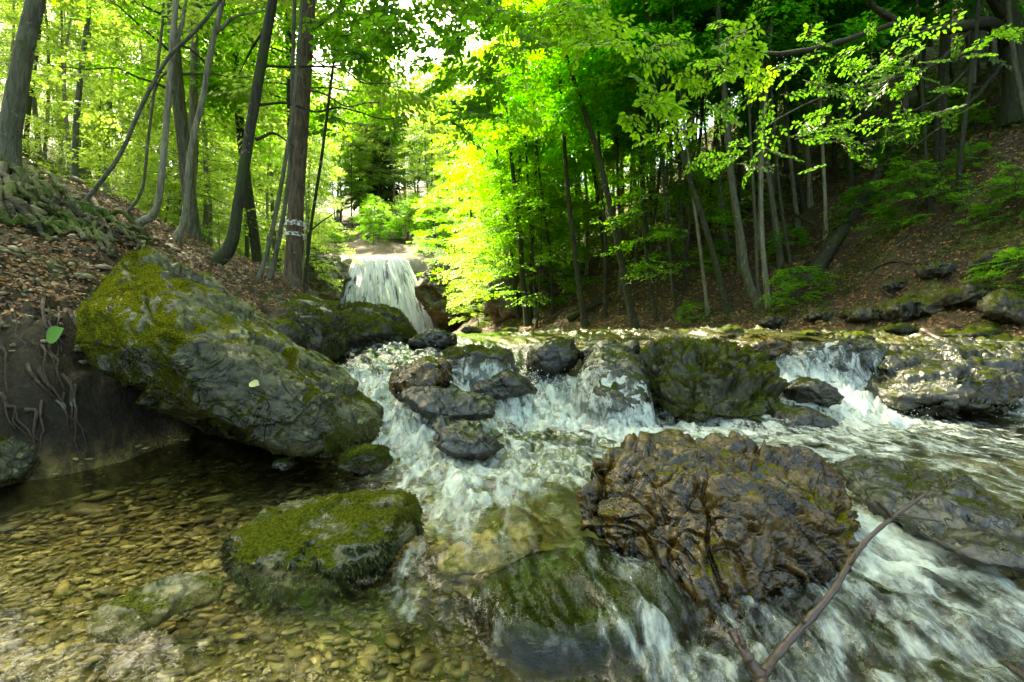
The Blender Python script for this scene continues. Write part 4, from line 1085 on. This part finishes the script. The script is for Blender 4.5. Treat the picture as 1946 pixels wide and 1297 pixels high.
for k, q in enumerate(RT):
    pp = np.array([on_land(px, py) for px, py in q])
    pth = smooth_path(pp, 26)
    pth += .05 * np.stack([noise3(pth * 5, 11 + k), noise3(pth * 5, 12 + k), .6 * noise3(pth * 5, 13 + k)], 1)
    pth[:, 2] = terrain(pth[:, 0], pth[:, 1]) + .022 * noise3(pth * 3.5, 40 + k) * 2 + (.046 if k < 16 else .026)
    tt = np.linspace(0, 1, 26)
    a = Acc(); a.tube(pth - bb, (.036 if k < 6 else .022) * (1 - .7 * tt) + .005, 8, .25, k)
    mk_obj('root', a.mesh('root', [M['root']]), beech)

RT_ = [
 ('slim dark trunk at the left end of the thin trees by the water', [(985,612),(975,500),(965,430),(950,330)], 10, 'bark_dark', ('mid',1)),
 ('forked mossy trunk at the left of the right bank', [(1003,618),(992,520),(988,430),(975,330)], 14, 'bark_dark', ('mid',2)),
 ('thin upright trunk next to the forked mossy one', [(1020,605),(1012,480),(1005,380)], 8, 'bark_dark', None),
 ('dark trunk rising straight with side twigs, left of the bent dark one', [(1112,622),(1095,500),(1080,370),(1070,240)], 14, 'bark_dark', ('mid',0)),
 ('thin brown trunk between two darker ones over the red leaf litter', [(1150,600),(1150,450),(1142,330)], 9, 'bark_dark', ('deep',1)),
 ('tallest dark trunk bending left high over the stream', [(1205,622),(1185,520),(1163,410),(1135,290),(1100,180),(1080,120)], 17, 'bark_dark', ('mid',1)),
 ('thin dark trunk curving up right of the tallest bent trunk', [(1248,612),(1228,480),(1218,330),(1216,230)], 9, 'bark_dark', ('deep',2)),
 ('straight thin trunk behind the knobbly boulder', [(1280,560),(1268,420),(1255,280)], 10, 'bark_grey', ('deep',0)),
 ('slim trunk leaning left above the knobbly boulder', [(1345,598),(1330,470),(1318,380),(1305,280)], 9, 'bark_pale', ('deep',1)),
 ('dark sloping trunk left of the crooked brown tree', [(1383,592),(1365,520),(1340,430),(1310,340)], 16, 'bark_dark', ('deep',2)),
 ('crooked light brown tree with a swollen foot on the right bank', [(1440,582),(1418,520),(1408,450),(1392,360),(1382,250)], 20, 'bark_grey', ('deep',0)),
 ('thin trunk close right of the crooked brown tree', [(1440,560),(1436,440),(1430,330)], 9, 'bark_grey', None),
 ('slim dark trunk rising from the fallen log', [(1512,545),(1495,460),(1480,350),(1468,200)], 9, 'bark_dark', ('deep',1)),
 ('pale straight trunk in the middle of the right slope', [(1570,448),(1568,380),(1565,320)], 10, 'bark_pale', ('deep',2)),
 ('grey trunk left of the pale straight one on the right slope', [(1518,440),(1508,360),(1500,280)], 12, 'bark_grey', ('deep',0)),
 ('tall pale trunk high in the right hand wood', [(1540,390),(1535,300),(1528,190)], 13, 'bark_pale', ('deep',1)),
 ('whitish trunk catching light behind the dark ones', [(960,560),(955,470),(950,420)], 9, 'bark_pale', ('mid',2)),
 ('thin trunk by the crag at the left end of the red slope', [(1050,600),(1045,480),(1030,370)], 7, 'bark_dark', ('low',0)),
 ('leaning thin trunk low over the bank beside the crag', [(925,600),(905,540),(900,480)], 8, 'bark_dark', ('low',1)),
 ('slender grey trunk behind the tallest bent trunk', [(1180,560),(1178,430),(1172,300)], 9, 'bark_grey', ('deep',2)),
 ('slender trunk alone on the dark slope right of the fallen log', [(1768,400),(1760,300),(1755,220)], 11, 'bark_dark', ('deep',0)),
 ('straight grey trunk between the crooked tree and the dark sloping one', [(1405,520),(1398,420),(1390,300)], 9, 'bark_grey', ('deep',1)),
 ('thin trunk at the head of the red leaf slope', [(1300,500),(1295,400),(1290,300)], 8, 'bark_grey', None),
 ('pair mate trunk just left of the straight thin one behind the boulder', [(1235,540),(1228,430),(1222,310)], 8, 'bark_dark', None),
]
for (lab, pts, w0, bk, cr) in RT_:
    trunk_tree('tree', lab, pts, w0, bk, 'trees on the right bank', None, cr, 'tree', 9 + rng.uniform(0, 3), (), .5, 10)

# the tree in the upper right corner with its long limb
big = trunk_tree('old_tree', 'dark old tree in the upper right corner holding a long curved limb', [(1935,215),(1928,120),(1925,60),(1900,-20)], 62, 'bark_dark', None, None, None, 'tree', 9,
     [([(1925,80,0),(1880,45,-.3),(1830,50,-.7),(1760,60,-1.0),(1700,40,-1.2),(1655,5,-1.4),(1640,-30,-1.6)], 26), ([(1905,30,0),(1880,-10,-.2),(1860,-60,-.4)], 18),
      ([(1850,50,-.6),(1780,120,-.8),(1700,150,-1.0),(1560,185,-1.6),(1440,250,-2.0)], 8), ([(1890,60,-.3),(1830,140,-.5),(1760,200,-.7),(1690,215,-1)], 7),
      ([(1700,45,-1.2),(1560,90,-2.0),(1420,110,-3.0),(1330,130,-3.6)], 9), ([(1905,120,0),(1850,190,-.2),(1790,240,-.4),(1720,290,-.6)], 8)], .8, 16)

for (x_, y_, k_, s_, lab) in [(-4.7, 10.6, ('mid', 0), 1.25, 'tall leafy tree behind the fir, its crown spreading over the stream'), (-6.4, 12.4, ('mid', 2), 1.3, 'tall leafy tree behind the dark leaning trunk'),
                              (-6.0, 9.2, ('sun', 1), 1.15, 'leafy tree close behind the pale kinked trunk')]:
    place_tree('tree', k_, x_, y_, lab, 'trees on the left bank', s_)
for (x_, y_, lab) in [(-4.2, -2.0, 'added leafy tree out of view on the left bank, shading the near water'), (1.2, -4.5, 'added leafy tree out of view downstream, shading the near water')]:
    place_tree('tree', ('mid', 1), x_, y_, lab, None, 1.2, None, 'tree', .3)  # out-of-view trees added to shade and green the light on the near water
# hanging leafy boughs close to the camera: parts of the tree that carries them
def bough_leaves(parent, specs, mat, seed, leaf, sscale, tilt=.35, twigs=2):
    r = np.random.default_rng(seed)
    o = np.array(parent.location[:])
    B, D = [], []
    for (px, py, Y, rx, ry, ry2, n) in specs:
        for k in range(n):
            q = at(px + r.uniform(-rx, rx), py + r.uniform(-ry, ry), Y + r.uniform(-ry2, ry2)) - o
            B.append(q); a = r.uniform(0, 6.28)
            D.append([math.cos(a) - .5, math.sin(a) * .6 - .2, r.uniform(-.5, .05)])
    c = Acc(); make_sprays(np.array(B), np.array(D), r, sscale, leaf, c, tilt, twigs=twigs)
    return mk_obj('leaf_bough', c.mesh('leaf_bough', [M[mat], M['twig']], False), parent)
bough_leaves(big, [(1330, 130, 3.6, 60, 35, .3, 4), (1250, 100, 3.6, 60, 30, .3, 5), (1230, 180, 3.6, 45, 40, .3, 5), (1310, 210, 3.6, 40, 30, .3, 3), (1420, 90, 4.0, 80, 40, .5, 6)], 'leaf_lime', 11, .058, .40, .4)
bough_leaves(big, [(1560, 110, 5.2, 180, 80, .9, 26), (1700, 180, 5.7, 130, 90, .9, 24), (1480, 240, 5.4, 120, 60, .8, 12), (1640, 280, 6.0, 90, 50, .6, 9), (1400, 300, 5.4, 60, 40, .5, 7), (1800, 90, 5.7, 100, 60, .6, 10)], 'leaf_bough', 12, .050, .46, .4)
drk = [o for o in bpy.data.objects if o.get('label', '').startswith('dark mossy trunk leaning')][0]
bough_leaves(drk, [(760, 60, 5.2, 150, 70, .8, 26), (900, 150, 5.2, 70, 80, .6, 14), (960, 190, 5.4, 50, 60, .6, 10), (650, 60, 5.6, 80, 70, .6, 12), (840, 20, 5.0, 90, 40, .6, 12), (700, 250, 6.5, 90, 50, .7, 10)], 'leaf_mid', 13, .075, .5, .5)
bough_leaves(drk, [(1060, 40, 5.0, 110, 50, .6, 20), (980, 60, 5.3, 60, 60, .5, 10), (1130, 30, 4.6, 80, 40, .6, 10)], 'leaf_lime', 14, .072, .5, .5)

# ------------------------------------------------------------------ the woods behind
def in_view(x, y, m=1.1):
    return y > 0 and abs(x) < y * 1.05 * m + 2
def fill(n, xr, yr, kinds, label, group, name='tree', smin=.8, smax=1.2, mind=1.6, test=None, cat='tree', seed=0):
    r = np.random.default_rng(seed); pts = []
    tries = 0
    while len(pts) < n and tries < 6000:
        tries += 1
        x, y = r.uniform(*xr), r.uniform(*yr)
        if not in_view(x, y): continue
        ul = float(np.interp(y, XLY, XLX)) - x; ur = float(right_dist(np.array([x]), np.array([y]))[0])
        if y < 37 and ul < .8 and ur < .8: continue
        if test and not test(x, y, ul, ur): continue
        if any((x - a) ** 2 + (y - b) ** 2 < mind ** 2 for a, b in pts): continue
        pts.append((x, y))
        place_tree(name, kinds[r.integers(len(kinds))], x, y, label, group, r.uniform(smin, smax), None, cat)
S3 = [('sun', k) for k in range(3)]; M3 = [('mid', k) for k in range(3)]; D3 = [('deep', k) for k in range(3)]
def lit(x, y):
    t_ = np.clip(((x + 9) * -.39 + (y - 34) * .46) / .364, 0, 26)
    return math.hypot(x + 9 + .39 * t_, y - 34 - .46 * t_) > 4.2
fill(30, (-44, -7), (15, 44), S3, 'slender leafy tree in the sunlit wood up the left slope', 'sunlit trees up the left slope', test=lambda x, y, ul, ur: ul > 1.5 and lit(x, y), seed=1, mind=2.2)
fill(26, (-26, -5), (9, 30), [('polesun', k) for k in range(3)], 'thin upright bare trunk in the sunny wood on the left slope', 'thin poles on the left slope', 'slender_tree', .8, 1.2, .9, test=lambda x, y, ul, ur: ul > 1.6 and lit(x, y), seed=15)
fill(40, (-30, 18), (38, 72), S3 + M3, 'leafy tree on the slope above the waterfall', 'trees above the waterfall', test=lambda x, y, ul, ur: lit(x, y), seed=2, smin=.9, smax=1.4, mind=2.2)
fill(54, (2, 52), (13, 50), D3 + M3 + M3, 'slender tree in the shady wood up the right slope', 'shady trees up the right slope', test=lambda x, y, ul, ur: ur > 3.0, seed=3, mind=2.0)
fill(64, (0, 24), (10, 26), [('pole', k) for k in range(3)], 'thin upright bare trunk in the shady wood on the right slope', 'thin poles on the right slope', 'slender_tree', .8, 1.25, .8, test=lambda x, y, ul, ur: .7 < ur < 14, seed=14)
fill(26, (5.5, 17), (7.5, 16), [('pole', 0), ('pole', 0), ('pole', 1)], 'thin dark trunk on the steep slope towards the right edge', 'thin trunks on the steep right slope', 'slender_tree', .6, .95, .8, test=lambda x, y, ul, ur: ur > 1.6, seed=19)
fill(10, (-6, 4), (15, 34), M3, 'leafy tree on the shore right of the waterfall', 'trees right of the waterfall', test=lambda x, y, ul, ur: .8 < ur < 7 and x / y > -.12, seed=4, smin=.7, smax=1.0)
fill(16, (-9, 6), (11, 33), [('low', 0), ('low', 1), ('lowsun', 0), ('lowsun', 1)], 'low bushy sapling on the far right shore', 'saplings on the far shore', 'sapling', .7, 1.2, 1.0, test=lambda x, y, ul, ur: .6 < ur < 5 and x / y > -.16, cat='sapling', seed=5)
fill(16, (-26, -5), (12, 36), [('lowsun', k) for k in range(3)], 'low sunny sapling under the left hand trees', 'saplings on the left slope', 'sapling', .6, 1.2, 1.0, test=lambda x, y, ul, ur: ul > 3.2, cat='sapling', seed=6)
fill(9, (-20, 6), (54, 70), [('con', 0), ('con', 1)], 'dark spruce among the leafy trees above the waterfall', 'spruces above the waterfall', 'spruce_tree', .8, 1.2, 3, test=lambda x, y, ul, ur: not -15 < x < -5, cat='spruce', seed=7)
fill(26, (-36, -4), (54, 82), S3 + M3, 'tall leafy tree far up the gorge behind the waterfall', 'trees far up the gorge', seed=17, smin=1.3, smax=1.8, mind=3)
fill(60, (-22, 8), (36.5, 50), [('lowsun', 0), ('low', 0), ('bush', 0), ('low', 2)], 'leafy bush on the rim above the waterfall', 'bushes above the waterfall', 'bush', .6, 1.1, .9, cat='bush', seed=9)
fill(14, (5, 16), (5, 14), D3, 'young dark leafed tree on the steep right bank', 'young trees on the steep right bank', 'tree', .5, .75, 1.4, test=lambda x, y, ul, ur: ur > 3.2, seed=10)
fill(20, (3, 16), (5.5, 15), [('bush', 0), ('bush', 1)], 'small leafy shrub on the dark right bank', 'shrubs on the right bank', 'shrub', .3, .7, .7, test=lambda x, y, ul, ur: ur > .6, cat='shrub', seed=8)

# ------------------------------------------------------------------ ground litter, gravel, undergrowth
def scatter_leaves(name, n, xr, yr, mat, size, test, seed, lift=.01, flat=.35, up=False):
    r = np.random.default_rng(seed)
    y = np.exp(r.uniform(math.log(yr[0]), math.log(yr[1]), n)); x = r.uniform(*xr, n) * y
    z = terrain(x, y)
    ul = np.interp(y, XLY, XLX) - x; ur = right_dist(x, y)
    k = test(x, y, z, ul, ur)
    x, y, z = x[k], y[k], z[k]
    m = len(x)
    a = r.uniform(0, 6.28, m)
    e = .15
    nx = -(terrain(x + e, y) - terrain(x - e, y)) / (2 * e); ny = -(terrain(x, y + e) - terrain(x, y - e)) / (2 * e)
    N = np.stack([nx, ny, np.ones(m)], 1); N /= np.linalg.norm(N, axis=1)[:, None]
    N = N + r.normal(0, flat, (m, 3))
    D = np.stack([np.cos(a), np.sin(a), (r.uniform(.2, .9, m) if up else np.zeros(m))], 1)
    if not up: D = D - N * (D * N).sum(1)[:, None] / (N * N).sum(1)[:, None]
    V, Fq = leaf_verts(np.stack([x, y, z + lift], 1), D, N, size * r.uniform(.6, 1.3, m) * np.clip(y / 8, .5, 2.4))
    o = mk_obj(name, mk_mesh(name, V, Fq, [M[mat]], False)); return o
o = scatter_leaves('leaf_litter', 150000, (-1.1, 1.25), (2.2, 26), 'litter', .05, lambda x, y, z, ul, ur: (ul > .5) | (ur > .15), 21)
tag(o, 'brown dead leaves lying over both banks', 'leaf litter', None, 'stuff')
o = scatter_leaves('undergrowth', 120000, (-1.2, 1.3), (5, 30), 'herb', .06,
                   lambda x, y, z, ul, ur: (((ul > 3) | ((ur > .6) & (x > 3.6) & (y < 11)) | (ur > 5)) & (fbm(np.stack([x, y, 0 * x], 1) * .9, 3, 91) > -.02)), 22, .03, .5, True)
tag(o, 'low green herbs and moss sprigs on the slopes', 'undergrowth', None, 'stuff')
# gravel of the shallow bed
r = np.random.default_rng(31)
IV, IF = ico(1)
n = 15000
gy = np.exp(r.uniform(math.log(.6), math.log(2.5), n)); gx = np.clip(r.uniform(-1.25, -.02, n) * gy, -2.4, 0)
a = Acc()
gz = terrain(gx, gy); wz = water3(gx, gy)[:, 0]
for k in range(n):
    if gz[k] > wz[k] + .06 or gx[k] < -1.3 * gy[k] - .3: continue
    s = np.exp(r.normal(-5.0, .6)) * np.clip(gy[k], .8, 1.8) / 1.1
    ang = r.uniform(0, 6.28); c_, s_ = math.cos(ang), math.sin(ang)
    f = np.array([s * r.uniform(1, 1.6), s * r.uniform(.6, 1.0), s * r.uniform(.12, .30)])
    q = IV * r.uniform(.62, 1.15, (len(IV), 1))
    q = np.clip(q, -.85, .6) * f
    q = np.stack([q[:, 0] * c_ - q[:, 1] * s_, q[:, 0] * s_ + q[:, 1] * c_, q[:, 2] + .15 * q[:, 0]], 1)
    a.add(q + np.array([gx[k], gy[k], gz[k] + .004]), None, IF)
b = Acc(); n = 5000
yy = np.exp(r.uniform(math.log(2.1), math.log(9), n)); xx = r.uniform(-1.15, -.25, n) * yy
zz_ = terrain(xx, yy); ul_ = np.interp(yy, XLY, XLX) - xx
for k in range(n):
    if ul_[k] < .25 or (ul_[k] < .8 and r.random() < .6): continue
    s = np.exp(r.normal(-4.2, .6)); q = IV * r.uniform(.7, 1.15, (len(IV), 1)) * s * np.array([r.uniform(.8, 1.6), r.uniform(.6, 1), r.uniform(.3, .6)])
    ang = r.uniform(0, 6.28); c_, s_ = math.cos(ang), math.sin(ang)
    b.add(np.stack([q[:, 0] * c_ - q[:, 1] * s_, q[:, 0] * s_ + q[:, 1] * c_, q[:, 2] - .45 * q[:, 0] * c_], 1) + np.array([xx[k], yy[k], zz_[k] + .004]), None, IF)
o = mk_obj('rubble', b.mesh('rubble', [M['stone_pale']], False))
tag(o, 'small tan stone chips strewn over the left earth bank', 'rubble', None, 'stuff')
t = NT('gravel')
g = t.n('ShaderNodeNewGeometry').outputs['Random Per Island']
c = t.mix(g, (0.16, 0.11, 0.028), (0.62, 0.47, 0.17))
c = t.mix(t.ramp(t.math('FRACT', t.math('MULTIPLY', g, 7.3)), .7, .75, 0, .6), c, (0.12, 0.10, 0.075))
c = t.mix(t.ramp(t.noise(t.pos(), 30, 4), .45, .7, 0, .6), c, (0.07, 0.06, 0.012))
M['gravel'] = t.done(t.bsdf(c, .5, t.bump(t.noise(t.pos(), 90, 3), .4, .01)))
o = mk_obj('gravel', a.mesh('gravel', [M['gravel']], False))
tag(o, 'flat yellow brown gravel on the shallow stream bed', 'gravel', None, 'stuff')
# spray droplets
n = 4200
r = np.random.default_rng(33)
cand = [(w_, i_) for i_, w_ in enumerate(WP) if w_[3] > .5 and w_[4] > .5]
a = Acc(); IV1, IF1 = ico(1)
for k in range(n):
    w_ = cand[r.integers(len(cand))][0]
    c0 = at(w_[0] + r.normal(0, 40), w_[1], w_[2] + r.normal(0, .15))
    zz_ = water3(c0[:1], c0[1:2])[0, 0]
    h = abs(r.normal(0, .06)) * w_[4]
    a.add(IV1 * (np.exp(r.normal(-6.0, .4))) * np.clip(w_[2] / 4, .3, 1.1) + np.array([c0[0], c0[1], zz_ + h]), None, IF1)
t = NT('droplet'); M['drop'] = t.done(t.bsdf((.8, .85, .8), .1, None, .8))
o = mk_obj('water_spray', a.mesh('water_spray', [M['drop']]))
tag(o, 'white droplets leaping above the cascades', 'spray', None, 'stuff')

# ------------------------------------------------------------------ sticks and single leaves
def stick(name, label, paths, mat='twig', Yr=1.0):
    b = paths[0][0][0]
    o = None; a = Acc()
    for k, (pts, r0, r1) in enumerate(paths):
        pp = np.array(pts); n = 8 * len(pts)
        pth = smooth_path(pp, n)
        rr = np.linspace(r0, r1, n) * (1 + .45 * np.maximum(0, np.sin(np.arange(n) * .9 + k)) ** 10)
        if k == 0: b = pp[0]
        a.tube(pth - b, rr, 9, .15, k)
    o = mk_obj(name, a.mesh(name, [M[mat]])); o.location = b
    return tag(o, label, 'stick')
t = NT('wet_twig'); p = t.coord('Object', (40, 40, 40)); n_ = t.noise(p, 1, 4)
M['wet_twig'] = t.done(t.bsdf(t.mix(n_, (.022, .012, .008), (.085, .05, .032)), .35, t.bump(n_, .5, .01)))
r = np.random.default_rng(41)
for k in range(22):
    px, py = r.uniform(-10, 150), r.uniform(560, 800)
    q = [on_land(px, py, .015)]
    for m in range(4):
        px += r.uniform(-6, 22); py += r.uniform(8, 34)
        q.append(on_land(px, py, .02 + .015 * r.random()))
    q = np.array(q)
    if np.abs(np.diff(q[:, 1])).max() > .5: continue
    a = Acc(); a.tube(smooth_path(q, 20) - bb, np.linspace(.009, .002, 20) * r.uniform(.5, 1.2), 5, .15, k)
    mk_obj('root', a.mesh('root', [M['twig']]), beech)
stick('stick', 'thin bare forked stick rising out of the water at the front right',
      [([at(1440, 1330, .88), at(1455, 1275, .93), at(1500, 1218, .98), at(1575, 1135, 1.03), at(1612, 1075, 1.06), at(1645, 1030, 1.08), at(1695, 985, 1.1), at(1765, 935, 1.14)], .0095, .003),
       ([at(1695, 985, 1.1), at(1685, 970, 1.1), at(1666, 952, 1.1)], .005, .003), ([at(1700, 982, 1.1), at(1740, 985, 1.12), at(1790, 992, 1.15)], .003, .0015), ([at(1612, 1075, 1.06), at(1622, 1066, 1.05), at(1626, 1050, 1.05)], .004, .002), ([at(1530, 1185, 1.0), at(1521, 1176, .99), at(1516, 1160, .99)], .004, .0015), ([at(1730, 960, 1.12), at(1736, 946, 1.13), at(1734, 930, 1.13)], .0025, .001),
       ([at(1450, 1290, .92), at(1415, 1240, .94), at(1392, 1200, .97)], .012, .008), ([at(1415, 1240, .94), at(1408, 1215, .94), at(1403, 1195, .95)], .006, .003)], 'wet_twig')
stick('stick', 'bare wet branch lying down the far right cascade', [([at(1752, 627, 5.1), at(1790, 648, 4.9), at(1830, 662, 4.7), at(1880, 690, 4.5)], .03, .014)], 'wet_twig')
stick('stick', 'short yellowish twig at the right edge beside the flat wet rock', [([at(1985, 1088, 1.45), at(1930, 1098, 1.48), at(1880, 1102, 1.5)], .006, .003), ([at(1930, 1098, 1.48), at(1922, 1085, 1.48)], .004, .002)], 'twig')
stick('stick', 'dark twig poking in at the bottom right corner', [([at(1990, 1320, .95), at(1945, 1285, .97), at(1912, 1262, .99)], .008, .005)], 'twig')
r = np.random.default_rng(51)
for k in range(16):
    q0 = hit(r.uniform(1050, 1900), r.uniform(480, 608))
    a_ = r.uniform(0, 6.28); L_ = r.uniform(.5, 1.4)
    q = np.array([q0[:2] + np.array([math.cos(a_), math.sin(a_)]) * L_ * t_ for t_ in (-.5, -.15, .2, .5)])
    z_ = terrain(q[:, 0], q[:, 1]) + .05
    o = stick('stick', 'bare fallen twig lying in the dead leaves of the right slope', [(np.column_stack([q, z_]), .018, .006)], 'twig')
    o['group'] = 'fallen twigs on the right slope'
def log(label, pts, w, bark, name='fallen_log', cat='log'):
    P = np.array(pts); pth = smooth_path(P, 30); t_ = np.linspace(0, 1, 30)
    a = Acc(); a.tube(pth - P[0], w * (1 - .55 * t_), 10, .2, int(w * 1000))
    o = mk_obj(name, a.mesh(name, [M[bark]])); o.location = P[0]
    return tag(o, label, cat)
h1 = hit(1530, 545)
log('dead dark trunk leaning up the right slope from a rotten stump', [h1, at(1580, 470, h1[1] + .2), at(1640, 380, h1[1] + .4), at(1700, 280, h1[1] + .6)], .14, 'bark_dark')
h2, h3 = hit(1330, 335), hit(1555, 452)
log('thin fallen trunk lying diagonally behind the crooked brown tree', [h2 + np.array([0, 0, .3]), (h2 + h3) / 2 + np.array([0, 0, .4]), h3 + np.array([0, 0, .2])], .08, 'bark_dark')
h4, h5 = hit(1080, 612), hit(1160, 575)
log('mossy fallen log at the foot of the thin trees', [h4 + np.array([0, 0, .08]), (h4 + h5) / 2 + np.array([0, 0, .12]), h5 + np.array([0, 0, .1])], .12, 'bark_dark')
def one_leaf(label, p, X, N, size, mat):
    k = np.array([[s, w_ * (1 - abs(2 * s - .9) ** 2.2) if 0 < s < 1 else 0, 0] for s, w_ in zip([0, .12, .3, .5, .7, .88, 1], [0, .36, .42, .42, .42, .42, 0])])
    up = k.copy(); dn = k[1:-1][::-1].copy(); dn[:, 1] *= -1
    pts = np.vstack([up, dn]); pts[:, 2] = .12 * np.abs(pts[:, 1]) - .1 * pts[:, 0] ** 2
    mid = np.array([[.5, 0, -.03]])
    pts = np.vstack([pts, mid]); m = len(pts) - 1
    X = np.array(X, float); X /= np.linalg.norm(X); N = np.array(N, float); Yv = np.cross(N, X); Yv /= np.linalg.norm(Yv); Z = np.cross(X, Yv)
    V = size * (pts[:, :1] * X + pts[:, 1:2] * Yv + pts[:, 2:] * Z)
    Ft = np.array([[i, (i + 1) % m, m] for i in range(m)])
    o = mk_obj('leaf', mk_mesh('leaf', V, Ft, [M[mat]])); o.location = p
    return tag(o, label, 'leaf')
one_leaf('single green leaf on the dark earth bank left of the slab', at(90, 650, 2.1), (.5, -.1, .4), (.2, -1, .35), .10, 'leaf_lone')if 'leaf_lone' in M else None
M['leaf_lone'] = leaf_mat('lone_leaf', (0.12, 0.27, 0.05), (.1, .2, .03), .2, .1)
M['leaf_yellow'] = leaf_mat('yellowed_leaf', (0.33, 0.37, 0.15), (.1, .12, .03), .2, .1)
one_leaf('single green leaf on the dark earth bank left of the slab', at(88, 648, 2.08), (.55, -.1, .4), (.2, -1, .45), .095, 'leaf_lone')
one_leaf('small pale leaf stuck on the face of the tilted slab', at(474, 728, 1.93), (.8, -.2, -.1), (.3, -1, .8), .045, 'leaf_yellow')
